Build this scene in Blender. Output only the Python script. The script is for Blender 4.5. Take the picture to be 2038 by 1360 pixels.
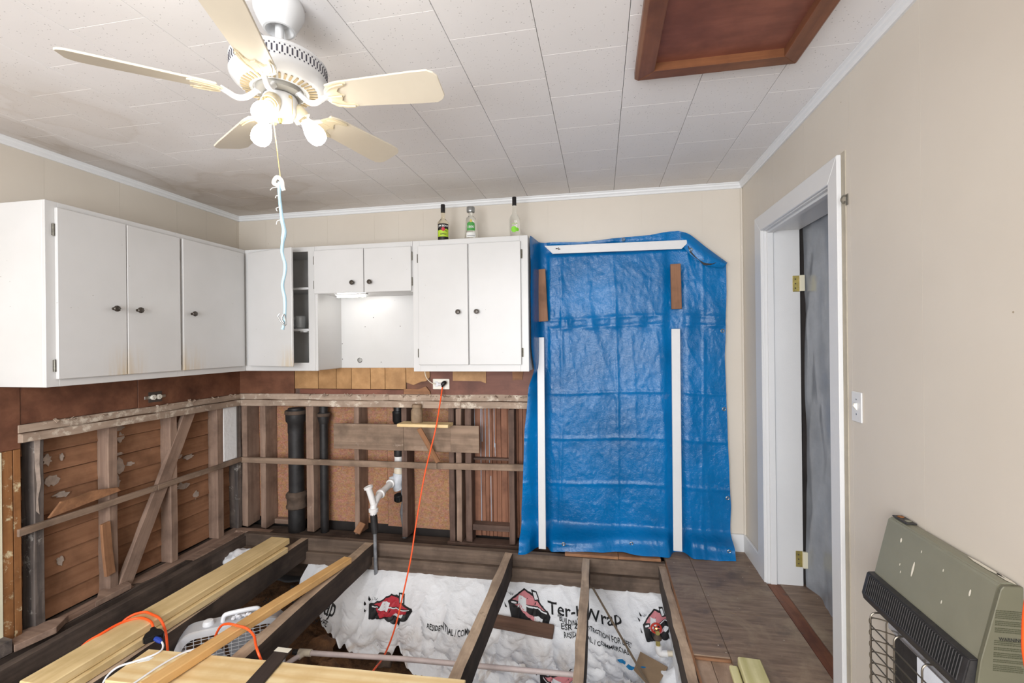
import bpy, bmesh, math, random
from mathutils import Vector, Matrix, Euler, noise
from math import sin, cos, pi, radians, atan2, sqrt, hypot
random.seed(7)
S = bpy.context.scene
for o in list(bpy.data.objects):
    bpy.data.objects.remove(o)
C = S.collection

# ------------------------------------------------------------------ camera
ZC = 1.42
cam = bpy.data.cameras.new('camera'); co = bpy.data.objects.new('camera', cam); C.objects.link(co)
cam.sensor_width = 36.0; cam.sensor_fit = 'HORIZONTAL'; cam.lens = 933.3 / 2038 * 36
cam.clip_start = 0.02
_y, _p, _r = radians(10.66), radians(0.05), radians(-0.64)
_right = Vector((cos(_y), sin(_y), 0)); _f = Vector((-sin(_y), cos(_y), 0)); _u = Vector((0, 0, 1))
_f2 = _f * cos(_p) + _u * sin(_p); _u2 = _u * cos(_p) - _f * sin(_p)
_r3 = _right * cos(_r) + _u2 * sin(_r); _u3 = _u2 * cos(_r) - _right * sin(_r)
co.matrix_world = Matrix(((_r3.x, _u3.x, -_f2.x, 0), (_r3.y, _u3.y, -_f2.y, 0), (_r3.z, _u3.z, -_f2.z, ZC), (0, 0, 0, 1)))
S.camera = co

# ------------------------------------------------------------------ light + exposure
w = bpy.data.worlds.new('world'); S.world = w; w.use_nodes = True
w.node_tree.nodes['Background'].inputs[0].default_value = (0.80, 0.90, 1.0, 1)
w.node_tree.nodes['Background'].inputs[1].default_value = 1.0
S.view_settings.view_transform = 'Standard'; S.view_settings.look = 'None'
S.view_settings.exposure = 0.0; S.view_settings.gamma = 1.0; S.view_settings.use_curve_mapping = False
BULB = 24.0      # emission of the three bare bulbs
TUBE = 55.0       # emission of the tube under the short cabinet
def area_light(name, loc, target, sx, sy, power, col):
    l = bpy.data.lights.new(name, 'AREA'); l.shape = 'RECTANGLE'; l.size = sx; l.size_y = sy
    l.energy = power; l.color = col
    o = bpy.data.objects.new(name, l); C.objects.link(o); o.location = loc
    o.rotation_euler = (Vector(target) - Vector(loc)).to_track_quat('-Z', 'Y').to_euler()
    return o
# added soft fill light, placed outside the made-up opening behind the photographer
area_light('fill_area', (-0.9, -2.25, 1.30), (-0.8, 2.0, 1.35), 3.0, 2.0, 192, (0.95, 0.97, 1.0))
# added point light behind the photographer, brightens ceiling and walls
l = bpy.data.lights.new('fill_point', 'POINT'); l.energy = 36; l.color = (1.0, 0.98, 0.95); l.shadow_soft_size = 0.22
o = bpy.data.objects.new('fill_point', l); C.objects.link(o); o.location = (-1.3, -0.7, 1.75)

# ------------------------------------------------------------------ helpers
W = {}
def tag(o, label=None, cat=None, group=None, kind=None):
    if label: o['label'] = label
    if cat: o['category'] = cat
    if group: o['group'] = group
    if kind: o['kind'] = kind
    return o
def thing(name, label, cat, loc, group=None):
    o = bpy.data.objects.new(name, None); C.objects.link(o); o.location = loc
    o.empty_display_size = 0.05
    W[o] = Vector(loc)
    return tag(o, label, cat, group)
def put(name, me, loc, parent=None, rot=None):
    o = bpy.data.objects.new(name, me); C.objects.link(o)
    W[o] = Vector(loc)
    o.location = Vector(loc) - (W[parent] if parent else Vector((0, 0, 0)))
    if rot is not None: o.rotation_euler = rot
    if parent: o.parent = parent
    return o
class G:
    def __init__(s): s.bm = bmesh.new()
    def face(s, vs, m=0):
        try:
            f = s.bm.faces.new(vs); f.material_index = m; return f
        except ValueError: return None
    def hexa(s, c, m=0):
        v = [s.bm.verts.new(p) for p in c]
        for q in ((0,3,2,1),(4,5,6,7),(0,1,5,4),(1,2,6,5),(2,3,7,6),(3,0,4,7)): s.face([v[i] for i in q], m)
        return s
    def box(s, x0, x1, y0, y1, z0, z1, m=0):
        x0, x1 = min(x0,x1), max(x0,x1); y0, y1 = min(y0,y1), max(y0,y1); z0, z1 = min(z0,z1), max(z0,z1)
        return s.hexa([(x0,y0,z0),(x1,y0,z0),(x1,y1,z0),(x0,y1,z0),(x0,y0,z1),(x1,y0,z1),(x1,y1,z1),(x0,y1,z1)], m)
    def obox(s, c, size, R, m=0):
        c = Vector(c); a, b, d = (t/2 for t in size)
        return s.hexa([c + R @ Vector(p) for p in ((-a,-b,-d),(a,-b,-d),(a,b,-d),(-a,b,-d),(-a,-b,d),(a,-b,d),(a,b,d),(-a,b,d))], m)
    def tube(s, pts, r, seg=8, closed=False, m=0):
        pts = [Vector(p) for p in pts]; n = len(pts); rings = []
        prev = None
        for i, p in enumerate(pts):
            if closed: t = pts[(i+1) % n] - pts[i-1]
            else: t = pts[min(i+1, n-1)] - pts[max(i-1, 0)]
            t.normalize()
            if prev is None:
                a = Vector((0,0,1)) if abs(t.z) < 0.9 else Vector((1,0,0))
                u = t.cross(a).normalized()
            else:
                u = (prev - t * prev.dot(t)).normalized()
            prev = u; v = t.cross(u)
            rr = r[i] if isinstance(r, (list, tuple)) else r
            rings.append([s.bm.verts.new(p + (u*cos(2*pi*k/seg) + v*sin(2*pi*k/seg))*rr) for k in range(seg)])
        for i in range(n if closed else n-1):
            A, B = rings[i], rings[(i+1) % n]
            for k in range(seg): s.face([A[k], A[(k+1)%seg], B[(k+1)%seg], B[k]], m)
        if not closed:
            s.face(list(reversed(rings[0])), m); s.face(rings[-1], m)
        return s
    def lathe(s, prof, seg=24, o=(0,0,0), R=None, m=0, cap=True):
        o = Vector(o); R = R or Matrix.Identity(3); rings = []
        for r, h in prof:
            rings.append([s.bm.verts.new(o + R @ Vector((r*cos(2*pi*k/seg), r*sin(2*pi*k/seg), h))) for k in range(seg)])
        for A, B in zip(rings, rings[1:]):
            for k in range(seg): s.face([A[k], A[(k+1)%seg], B[(k+1)%seg], B[k]], m)
        if cap:
            s.face(list(reversed(rings[0])), m); s.face(rings[-1], m)
        return s
    def prism(s, poly, f, a, b, m=0):
        """poly of 2D points, f(u,v,t)->3D; extruded from t=a to t=b"""
        A = [s.bm.verts.new(f(u, v, a)) for u, v in poly]; B = [s.bm.verts.new(f(u, v, b)) for u, v in poly]
        n = len(poly)
        s.face(list(reversed(A)), m); s.face(B, m)
        for k in range(n): s.face([A[k], A[(k+1)%n], B[(k+1)%n], B[k]], m)
        return s
    def mesh(s, name, mats, origin, bevel=0, seg=2, smooth=False):
        bm = s.bm
        bmesh.ops.recalc_face_normals(bm, faces=bm.faces)
        if bevel:
            bmesh.ops.bevel(bm, geom=[e for e in bm.edges if len(e.link_faces) == 2 and e.calc_face_angle(0) > 0.5], offset=bevel, segments=seg, affect='EDGES', clamp_overlap=True)
        bmesh.ops.translate(bm, verts=bm.verts, vec=-Vector(origin))
        me = bpy.data.meshes.new(name); bm.to_mesh(me); bm.free()
        for m in (mats if isinstance(mats, (list, tuple)) else [mats]): me.materials.append(m)
        if smooth:
            me.polygons.foreach_set('use_smooth', [True]*len(me.polygons))
            try: me.set_sharp_from_angle(angle=radians(40))
            except Exception: pass
        return me
    def build(s, name, mats, parent=None, bevel=0, seg=2, smooth=False, origin=None):
        if origin is None:
            vs = s.bm.verts; xs = [v.co.x for v in vs]; ys = [v.co.y for v in vs]; zs = [v.co.z for v in vs]
            origin = ((min(xs)+max(xs))/2, (min(ys)+max(ys))/2, (min(zs)+max(zs))/2)
        me = s.mesh(name, mats, origin, bevel, seg, smooth)
        return put(name, me, origin, parent)
def BX(name, x0, x1, y0, y1, z0, z1, mat, parent=None, bevel=0.0):
    return G().box(x0,x1,y0,y1,z0,z1).build(name, mat, parent, bevel, seg=1)
def board(name, p0, p1, width, thick, mat, parent=None, up=(0,0,1), bevel=0.002, rough=0.0, ends=0.0):
    """a sawn piece: local X along its length, local Z its thickness"""
    p0, p1 = Vector(p0), Vector(p1); d = p1 - p0; L = d.length; x = d.normalized()
    u = Vector(up); z = (u - x*u.dot(x)).normalized(); y = z.cross(x)
    g = G(); n = max(1, int(L/0.12)) if rough else 1
    bm = g.bm
    rings = []
    for i in range(n+1):
        q = -L/2 + L*i/n
        j = lambda: random.uniform(-rough, rough)
        e = ends if i in (0, n) else 0
        rings.append([bm.verts.new((q + random.uniform(-e, e), a*width/2 + j(), b*thick/2 + j())) for a, b in ((-1,-1),(1,-1),(1,1),(-1,1))])
    for A, B in zip(rings, rings[1:]):
        for k in range(4): g.face([A[k], A[(k+1)%4], B[(k+1)%4], B[k]])
    g.face(list(reversed(rings[0]))); g.face(rings[-1])
    me = g.mesh(name, mat, (0,0,0), bevel, seg=1)
    M = Matrix((x, y, z)).transposed()
    return put(name, me, (p0+p1)/2, parent, M.to_euler())
def spline(pts, n=8):
    P = [Vector(p) for p in pts]; out = []
    for i in range(len(P)-1):
        a = P[max(i-1,0)]; b = P[i]; c = P[i+1]; d = P[min(i+2,len(P)-1)]
        for k in range(n):
            t = k/n
            out.append(0.5*((2*b) + (c-a)*t + (2*a-5*b+4*c-d)*t*t + (3*b-a-3*c+d)*t**3))
    out.append(P[-1]); return out
def sstep(a, b, x):
    t = max(0.0, min(1.0, (x-a)/(b-a))); return t*t*(3-2*t)

# ------------------------------------------------------------------ materials
def srgb(r, g, b):
    f = lambda c: (c/255/12.92) if c/255 <= 0.04045 else ((c/255+0.055)/1.055)**2.4
    return (f(r), f(g), f(b), 1)
def nt(name):
    m = bpy.data.materials.new(name); m.use_nodes = True
    t = m.node_tree; return m, t, t.nodes['Principled BSDF']
def N(t, typ, **kw):
    n = t.nodes.new(typ)
    for k, v in kw.items():
        if k in n.inputs: n.inputs[k].default_value = v
        else: setattr(n, k, v)
    return n
def ramp(t, fac, stops):
    r = t.nodes.new('ShaderNodeValToRGB'); e = r.color_ramp.elements
    while len(e) < len(stops): e.new(0.5)
    for i, (p, c) in enumerate(stops): e[i].position = p; e[i].color = c
    t.links.new(fac, r.inputs[0]); return r.outputs[0]
def mixc(t, fac, a, b):
    m = t.nodes.new('ShaderNodeMix'); m.data_type = 'RGBA'
    for i, v in ((0, fac), (6, a), (7, b)):
        if hasattr(v, 'links'): t.links.new(v, m.inputs[i])
        else: m.inputs[i].default_value = v
    return m.outputs[2]
def objcoord(t, scale=(1,1,1), world=False, rnd=True):
    if world:
        v = N(t, 'ShaderNodeNewGeometry').outputs['Position']
    else:
        v = N(t, 'ShaderNodeTexCoord').outputs['Object']
        if rnd:
            oi = N(t, 'ShaderNodeObjectInfo')
            mm = N(t, 'ShaderNodeVectorMath', operation='SCALE'); cx = N(t, 'ShaderNodeCombineXYZ')
            for k in range(3): t.links.new(oi.outputs['Random'], cx.inputs[k])
            t.links.new(cx.outputs[0], mm.inputs[0]); mm.inputs['Scale'].default_value = 37.0
            ad = N(t, 'ShaderNodeVectorMath', operation='ADD')
            t.links.new(v, ad.inputs[0]); t.links.new(mm.outputs[0], ad.inputs[1]); v = ad.outputs[0]
    mp = N(t, 'ShaderNodeMapping'); mp.inputs['Scale'].default_value = scale
    t.links.new(v, mp.inputs['Vector']); return mp.outputs[0]
def noise_t(t, vec, scale, detail=4, rough=0.55, dist=0.0):
    n = N(t, 'ShaderNodeTexNoise'); n.inputs['Scale'].default_value = scale; n.inputs['Detail'].default_value = detail
    n.inputs['Roughness'].default_value = rough; n.inputs['Distortion'].default_value = dist
    t.links.new(vec, n.inputs['Vector']); return n.outputs[0]
def bump(t, b, h, strength=0.3, dist=0.01):
    n = N(t, 'ShaderNodeBump'); n.inputs['Strength'].default_value = strength; n.inputs['Distance'].default_value = dist
    t.links.new(h, n.inputs['Height']); t.links.new(n.outputs[0], b.inputs['Normal'])
def plain(name, col, rough=0.5, metal=0.0, var=0.0, vscale=6.0, bmp=0.0, bscale=60, spec=0.5, coat=0):
    m, t, b = nt(name); b.inputs['Roughness'].default_value = rough; b.inputs['Metallic'].default_value = metal
    b.inputs['Specular IOR Level'].default_value = spec
    v = objcoord(t)
    if var:
        f = noise_t(t, v, vscale, 5, 0.6)
        d = tuple(c*(1-var) for c in col[:3]) + (1,)
        u = tuple(min(1, c*(1+var*0.5)) for c in col[:3]) + (1,)
        t.links.new(ramp(t, f, [(0.3, d), (0.7, u)]), b.inputs['Base Color'])
    else: b.inputs['Base Color'].default_value = col
    if bmp: bump(t, b, noise_t(t, v, bscale, 3), bmp, 0.004)
    return m
def wood(name, c1, c2, rough=0.7, gx=1.2, gy=28, wear=None, wamt=0.5, blot=0.35, bmp=0.25, axis=0, ringy=False):
    """grain runs along local axis (0=x,1=y,2=z)"""
    m, t, b = nt(name); b.inputs['Roughness'].default_value = rough; b.inputs['Specular IOR Level'].default_value = 0.3
    sc = [gy, gy, gy]; sc[axis] = gx
    v = objcoord(t, sc); v2 = objcoord(t, (1,1,1))
    g = noise_t(t, v, 1.0, 6, 0.65, 0.3)
    if ringy:
        sc2 = [9, 9, 9]; sc2[axis] = 0.55
        v3 = objcoord(t, sc2)
        wv = N(t, 'ShaderNodeTexWave'); wv.wave_type = 'RINGS'; wv.inputs['Scale'].default_value = 0.9
        wv.inputs['Distortion'].default_value = 3.5; wv.inputs['Detail'].default_value = 2
        t.links.new(v3, wv.inputs['Vector'])
        mx = N(t, 'ShaderNodeMath', operation='MULTIPLY_ADD'); t.links.new(wv.outputs[1], mx.inputs[0]); mx.inputs[1].default_value = 0.35
        t.links.new(g, mx.inputs[2]); g2 = mx.outputs[0]
        col = ramp(t, g2, [(0.38, c2), (0.85, c1)])
    else:
        col = ramp(t, g, [(0.32, c2), (0.68, c1)])
    bl = noise_t(t, v2, 5, 4, 0.6)
    dk = tuple(c*(1-blot) for c in c2[:3]) + (1,)
    col = mixc(t, ramp(t, bl, [(0.45, (0,0,0,1)), (0.75, (1,1,1,1))]), col, dk)
    if wear:
        wn = noise_t(t, v2, 11, 6, 0.7)
        col = mixc(t, ramp(t, wn, [(1-wamt-0.04, (0,0,0,1)), (1-wamt+0.06, (1,1,1,1))]), col, wear)
    t.links.new(col, b.inputs['Base Color'])
    if bmp: bump(t, b, g, bmp, 0.003)
    return m
M = {}
M['white_paint'] = plain('white_paint', srgb(216,216,216), 0.35, var=0.03, vscale=3, bmp=0.12, bscale=120)
def cab_mat(name, stain):
    m, t, b = nt(name); b.inputs['Roughness'].default_value = 0.33
    v = objcoord(t); base = srgb(208,207,206)
    col = ramp(t, noise_t(t, v, 2.5, 3), [(0.3, srgb(201,200,198)), (0.7, base)])
    # specks of chipped paint
    vo = N(t, 'ShaderNodeTexVoronoi'); vo.inputs['Scale'].default_value = 26; t.links.new(v, vo.inputs['Vector'])
    sp = ramp(t, vo.outputs['Distance'], [(0.035, (1,1,1,1)), (0.06, (0,0,0,1))])
    sel = ramp(t, noise_t(t, v, 4, 2), [(0.58, (0,0,0,1)), (0.64, (1,1,1,1))])
    mu = N(t, 'ShaderNodeMath', operation='MULTIPLY'); t.links.new(sp, mu.inputs[0]); t.links.new(sel, mu.inputs[1])
    col = mixc(t, mu.outputs[0], col, srgb(120,112,100))
    if stain:
        sep = N(t, 'ShaderNodeSeparateXYZ'); t.links.new(N(t, 'ShaderNodeTexCoord').outputs['Generated'], sep.inputs[0])
        low = ramp(t, sep.outputs[2], [(0.0, (1,1,1,1)), (0.22, (0,0,0,1))]) if stain[0] == 'y' else ramp(t, sep.outputs[1], [(0.80, (0,0,0,1)), (1.0, (1,1,1,1))])
        side = ramp(t, sep.outputs[1 if stain[0]=='y' else 0], [(0.62, (0,0,0,1)), (0.98, (1,1,1,1))] if stain[1]=='+' else [(0.02, (1,1,1,1)), (0.36, (0,0,0,1))])
        st = noise_t(t, objcoord(t, (60,60,5) if stain[0] == 'y' else (60,5,60)), 1.0, 3)
        s2 = ramp(t, st, [(0.35, (0.15,0.15,0.15,1)), (0.65, (1,1,1,1))])
        a = N(t, 'ShaderNodeMath', operation='MULTIPLY'); t.links.new(low, a.inputs[0]); t.links.new(side, a.inputs[1])
        c = N(t, 'ShaderNodeMath', operation='MULTIPLY'); t.links.new(a.outputs[0], c.inputs[0]); t.links.new(s2, c.inputs[1])
        c2 = N(t, 'ShaderNodeMath', operation='MULTIPLY'); t.links.new(c.outputs[0], c2.inputs[0]); c2.inputs[1].default_value = 0.8
        col = mixc(t, c2.outputs[0], col, srgb(196,172,132))
    t.links.new(col, b.inputs['Base Color'])
    bump(t, b, noise_t(t, objcoord(t, (90,90,14)), 1.0, 3), 0.12, 0.002)
    return m
M['cab'] = cab_mat('cabinet_paint', None)
M['cab_y+'] = cab_mat('cabinet_paint_stained_a', 'y+'); M['cab_y-'] = cab_mat('cabinet_paint_stained_b', 'y-'); M['cab_x+'] = cab_mat('cabinet_paint_stained_c', 'x+')
M['cab_in'] = plain('cabinet_inside', srgb(222,220,218), 0.6, var=0.1)
# beige painted panelling
def wall_mat():
    m, t, b = nt('beige_wall_paint'); b.inputs['Roughness'].default_value = 0.45
    v = objcoord(t, world=True)
    col = ramp(t, noise_t(t, v, 1.3, 4), [(0.3, srgb(203,194,181)), (0.7, srgb(210,202,190))])
    vo = N(t, 'ShaderNodeTexVoronoi'); vo.inputs['Scale'].default_value = 7; t.links.new(v, vo.inputs['Vector'])
    col = mixc(t, ramp(t, vo.outputs['Distance'], [(0.014, (1,1,1,1)), (0.022, (0,0,0,1))]), col, srgb(150,135,112))
    t.links.new(col, b.inputs['Base Color'])
    bump(t, b, noise_t(t, objcoord(t, (60,60,6), world=True), 1.0, 3), 0.06, 0.003)
    return m
M['wall'] = wall_mat()
def ceil_mat():
    m, t, b = nt('ceiling_tile'); b.inputs['Roughness'].default_value = 0.85
    v = objcoord(t, world=True)
    col = ramp(t, noise_t(t, v, 1.6, 4), [(0.3, srgb(232,230,229)), (0.7, srgb(238,236,236))])
    # pin holes of acoustic tile
    vo = N(t, 'ShaderNodeTexVoronoi'); vo.inputs['Scale'].default_value = 95; t.links.new(v, vo.inputs['Vector'])
    hole = ramp(t, vo.outputs['Distance'], [(0.12, (1,1,1,1)), (0.22, (0,0,0,1))])
    se = ramp(t, noise_t(t, v, 60, 1), [(0.52, (0,0,0,1)), (0.58, (0.7,0.7,0.7,1))])
    near = N(t, 'ShaderNodeSeparateXYZ'); t.links.new(v, near.inputs[0])
    pl = N(t, 'ShaderNodeMath', operation='MULTIPLY'); t.links.new(hole, pl.inputs[0]); t.links.new(se, pl.inputs[1])
    col = mixc(t, pl.outputs[0], col, srgb(138,134,134))
    # old water stains along the left wall and in the far left corner
    def blob(cx, cy, rx, ry):
        mp = N(t, 'ShaderNodeMapping'); mp.vector_type = 'TEXTURE'; mp.inputs['Location'].default_value = (cx, cy, 2.472); mp.inputs['Scale'].default_value = (rx, ry, 1)
        t.links.new(v, mp.inputs['Vector'])
        ns = N(t, 'ShaderNodeTexNoise'); ns.inputs['Scale'].default_value = 1.6; ns.inputs['Detail'].default_value = 4; t.links.new(mp.outputs[0], ns.inputs['Vector'])
        le = N(t, 'ShaderNodeVectorMath', operation='LENGTH'); t.links.new(mp.outputs[0], le.inputs[0])
        ma = N(t, 'ShaderNodeMath', operation='MULTIPLY_ADD'); t.links.new(ns.outputs[0], ma.inputs[0]); ma.inputs[1].default_value = 1.1; t.links.new(le.outputs['Value'], ma.inputs[2])
        hf = N(t, 'ShaderNodeMath', operation='MULTIPLY'); t.links.new(ma.outputs[0], hf.inputs[0]); hf.inputs[1].default_value = 0.5
        return hf.outputs[0]
    for cx, cy, rx, ry, c, amt in ((-2.58,3.0,0.42,0.36,srgb(138,118,96),0.5),(-2.80,2.3,0.14,0.55,srgb(150,132,112),0.5),(-2.80,1.75,0.20,0.42,srgb(160,144,124),0.35),(-2.3,2.75,0.6,0.35,srgb(172,155,136),0.45),(-2.35,1.75,0.3,0.35,srgb(190,176,160),0.35),(-2.35,3.2,0.5,0.2,srgb(150,134,116),0.4)):
        d = blob(cx, cy, rx, ry)
        f = ramp(t, d, [(0.20, (amt*0.55,)*3+(1,)), (0.56, (amt*0.8,)*3+(1,)), (0.60, (amt,)*3+(1,)), (0.64, (amt*0.55,)*3+(1,)), (0.98, (0,0,0,1))])
        col = mixc(t, f, col, c)
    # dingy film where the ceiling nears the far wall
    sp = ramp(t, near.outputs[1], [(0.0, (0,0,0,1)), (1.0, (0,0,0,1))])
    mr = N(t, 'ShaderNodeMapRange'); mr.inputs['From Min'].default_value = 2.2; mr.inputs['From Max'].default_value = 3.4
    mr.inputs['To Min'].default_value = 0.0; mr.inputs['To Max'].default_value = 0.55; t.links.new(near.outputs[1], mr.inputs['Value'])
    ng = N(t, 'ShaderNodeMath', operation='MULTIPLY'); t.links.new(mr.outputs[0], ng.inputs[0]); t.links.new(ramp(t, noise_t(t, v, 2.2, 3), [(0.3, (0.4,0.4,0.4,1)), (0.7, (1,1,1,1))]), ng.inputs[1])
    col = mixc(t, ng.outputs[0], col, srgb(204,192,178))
    t.links.new(col, b.inputs['Base Color'])
    bump(t, b, pl.outputs[0], -0.3, 0.002)
    return m
M['ceil'] = ceil_mat()
M['dark_gap'] = plain('dark_gap', srgb(70,62,56), 0.9)
M['crown'] = plain('crown_paint', srgb(224,225,226), 0.4, var=0.03)
M['hatch'] = wood('hatch_panel_wood', srgb(146,92,74), srgb(122,74,60), 0.5, gx=3, gy=16, wear=srgb(170,120,98), wamt=0.2, blot=0.25)
M['hatch_frame'] = wood('hatch_frame_wood', srgb(138,90,58), srgb(106,66,44), 0.4, gx=1, gy=30, blot=0.2)
M['stud'] = wood('old_stud_wood', srgb(166,140,122), srgb(132,108,94), 0.8, wear=srgb(172,154,140), wamt=0.28)
M['stud_dark'] = wood('old_stud_wood_dark', srgb(124,100,88), srgb(88,70,62), 0.8, wear=srgb(140,122,110), wamt=0.25)
M['stud_painted'] = wood('stud_wood_with_paint_smears', srgb(128,116,108), srgb(74,68,66), 0.7, wear=srgb(186,180,172), wamt=0.36)
M['siding'] = wood('siding_wood', srgb(168,124,94), srgb(140,100,74), 0.6, gx=1.5, gy=22, wear=srgb(190,168,154), wamt=0.27, axis=1, blot=0.3)
M['hardboard'] = wood('brown_hardboard', srgb(132,90,68), srgb(106,68,52), 0.5, gx=3, gy=9, blot=0.45, bmp=0.05)
M['hardboard_red'] = wood('reddish_hardboard', srgb(132,86,70), srgb(108,68,56), 0.5, gx=3, gy=8, blot=0.3, bmp=0.05)
M['tan_panel'] = wood('tan_panelling', srgb(192,150,104), srgb(170,128,84), 0.5, gx=14, gy=14, blot=0.25, axis=2, bmp=0.05)
M['ledge'] = wood('paint_crusted_ledge', srgb(186,166,148), srgb(154,134,118), 0.85, wear=srgb(212,200,184), wamt=0.42, blot=0.2, bmp=0.3)
M['plank'] = wood('weathered_plank', srgb(164,140,120), srgb(128,108,92), 0.8, wear=srgb(168,150,136), wamt=0.33)
M['beadboard'] = wood('beadboard_wood', srgb(154,108,84), srgb(122,82,64), 0.7, axis=2, gx=1.2, gy=40)
def osb_mat():
    m, t, b = nt('osb_sheathing'); b.inputs['Roughness'].default_value = 0.75
    v = objcoord(t)
    n1 = noise_t(t, objcoord(t, (40,40,40)), 1.0, 5, 0.7, 2.0)
    vo = N(t, 'ShaderNodeTexVoronoi'); vo.inputs['Scale'].default_value = 40; t.links.new(objcoord(t, (1,1,2.2)), vo.inputs['Vector'])
    a = ramp(t, n1, [(0.3, srgb(134,90,64)), (0.5, srgb(170,120,86)), (0.75, srgb(198,150,112))])
    col = mixc(t, 0.25, a, vo.outputs['Color']); mm = mixc(t, 0.8, col, a)
    t.links.new(mm, b.inputs['Base Color']); bump(t, b, n1, 0.3, 0.003); return m
M['osb'] = osb_mat()
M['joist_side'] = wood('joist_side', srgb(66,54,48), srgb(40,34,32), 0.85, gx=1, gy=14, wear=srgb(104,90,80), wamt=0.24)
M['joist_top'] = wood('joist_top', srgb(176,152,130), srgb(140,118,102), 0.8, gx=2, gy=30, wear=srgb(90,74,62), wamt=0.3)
M['sill_wood'] = wood('sill_wood', srgb(102,88,78), srgb(68,58,53), 0.85, wear=srgb(124,108,98), wamt=0.3)
M['rim_wood'] = wood('rim_wood', srgb(120,102,88), srgb(88,74,64), 0.8, wear=srgb(130,112,98), wamt=0.3)
M['pine'] = wood('fresh_pine', srgb(240,218,172), srgb(222,188,132), 0.55, gx=1.2, gy=24, blot=0.08, ringy=True, bmp=0.08)
M['treated'] = wood('treated_pine', srgb(232,208,160), srgb(206,178,126), 0.6, gx=0.8, gy=26, blot=0.12, bmp=0.1, wear=srgb(196,184,140), wamt=0.25)
M['fir'] = wood('fir_stud', srgb(234,192,132), srgb(214,166,104), 0.6, gx=1.0, gy=26, blot=0.15, wear=srgb(238,200,144), wamt=0.3)
M['green_scrap'] = wood('green_treated_wood', srgb(214,206,158), srgb(186,178,122), 0.6, gx=1, gy=20, blot=0.1, ringy=True)
M['subfloor'] = wood('bare_subfloor', srgb(186,160,138), srgb(146,120,100), 0.7, gx=3, gy=14, axis=1)
def floor_mat():
    m, t, b = nt('worn_dark_floor'); b.inputs['Roughness'].default_value = 0.55
    v = objcoord(t, world=True)
    g = noise_t(t, objcoord(t, (6,40,1), world=True), 1.0, 5, 0.6)
    col = ramp(t, g, [(0.3, srgb(110,89,74)), (0.7, srgb(150,127,106))])
    w1 = noise_t(t, v, 3.2, 6, 0.65, 0.6)
    col = mixc(t, ramp(t, w1, [(0.5, (0,0,0,1)), (0.68, (0.7,0.7,0.7,1))]), col, srgb(168,148,122))
    w2 = noise_t(t, v, 4.3, 5, 0.6)
    col = mixc(t, ramp(t, w2, [(0.55, (0,0,0,1)), (0.7, (0.75,0.75,0.75,1))]), col, srgb(84,70,66))
    vo = N(t, 'ShaderNodeTexVoronoi'); vo.inputs['Scale'].default_value = 14; t.links.new(v, vo.inputs['Vector'])
    col = mixc(t, ramp(t, vo.outputs['Distance'], [(0.03, (1,1,1,1)), (0.05, (0,0,0,1))]), col, srgb(196,186,172))
    t.links.new(col, b.inputs['Base Color']); bump(t, b, g, 0.15, 0.003); return m
M['floor'] = floor_mat()
M['sill_red'] = wood('worn_red_threshold', srgb(136,86,58), srgb(98,56,40), 0.5, gx=3, gy=18, axis=1, wear=srgb(84,68,60), wamt=0.35)
def dirt_mat():
    m, t, b = nt('crawlspace_soil'); b.inputs['Roughness'].default_value = 0.95
    v = objcoord(t, world=True)
    t.links.new(ramp(t, noise_t(t, v, 9, 7, 0.7), [(0.3, srgb(66,46,34)), (0.55, srgb(128,92,62)), (0.8, srgb(168,126,84))]), b.inputs['Base Color'])
    bump(t, b, noise_t(t, v, 22, 6), 0.8, 0.03); return m
M['dirt'] = dirt_mat()
def wrap_mat():
    m, t, b = nt('white_house_wrap'); b.inputs['Roughness'].default_value = 0.5
    v = objcoord(t, world=True)
    col = ramp(t, noise_t(t, v, 3, 4), [(0.3, srgb(236,238,241)), (0.7, srgb(245,246,248))])
    d = noise_t(t, v, 3.7, 6, 0.65, 0.8)
    sep = N(t, 'ShaderNodeSeparateXYZ'); t.links.new(v, sep.inputs[0])
    mr = N(t, 'ShaderNodeMapRange'); mr.inputs['From Min'].default_value = 2.85; mr.inputs['From Max'].default_value = 2.55; t.links.new(sep.outputs[1], mr.inputs['Value'])
    mu = N(t, 'ShaderNodeMath', operation='MULTIPLY'); t.links.new(mr.outputs[0], mu.inputs[0]); t.links.new(ramp(t, d, [(0.5, (0,0,0,1)), (0.62, (0.8,0.8,0.8,1))]), mu.inputs[1])
    col = mixc(t, mu.outputs[0], col, srgb(176,152,124))
    t.links.new(col, b.inputs['Base Color']); bump(t, b, noise_t(t, v, 26, 4, 0.6, 0.6), 0.5, 0.012); return m
M['wrap'] = wrap_mat()
def tarp_mat():
    m, t, b = nt('blue_tarp'); b.inputs['Roughness'].default_value = 0.22; b.inputs['Specular IOR Level'].default_value = 0.35
    v = objcoord(t, world=True)
    col = ramp(t, noise_t(t, v, 2.5, 4), [(0.3, srgb(0,90,146)), (0.7, srgb(0,112,178))])
    vo = noise_t(t, v, 14, 5)
    col = mixc(t, ramp(t, vo, [(0.68, (0,0,0,1)), (0.8, (0.35,0.35,0.35,1))]), col, srgb(110,130,165))
    t.links.new(col, b.inputs['Base Color'])
    nn = N(t, 'ShaderNodeTexNoise'); nn.noise_type = 'RIDGED_MULTIFRACTAL'; nn.inputs['Scale'].default_value = 1.0; nn.inputs['Detail'].default_value = 4
    nn.inputs['Distortion'].default_value = 0.25; t.links.new(objcoord(t, (26, 26, 15), world=True), nn.inputs['Vector'])
    n2 = noise_t(t, v, 90, 3, 0.6, 1.0)
    ad = N(t, 'ShaderNodeMath', operation='MULTIPLY_ADD'); t.links.new(n2, ad.inputs[0]); ad.inputs[1].default_value = 0.5; t.links.new(nn.outputs[0], ad.inputs[2])
    bump(t, b, ad.outputs[0], 0.42, 0.008)
    return m
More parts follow.
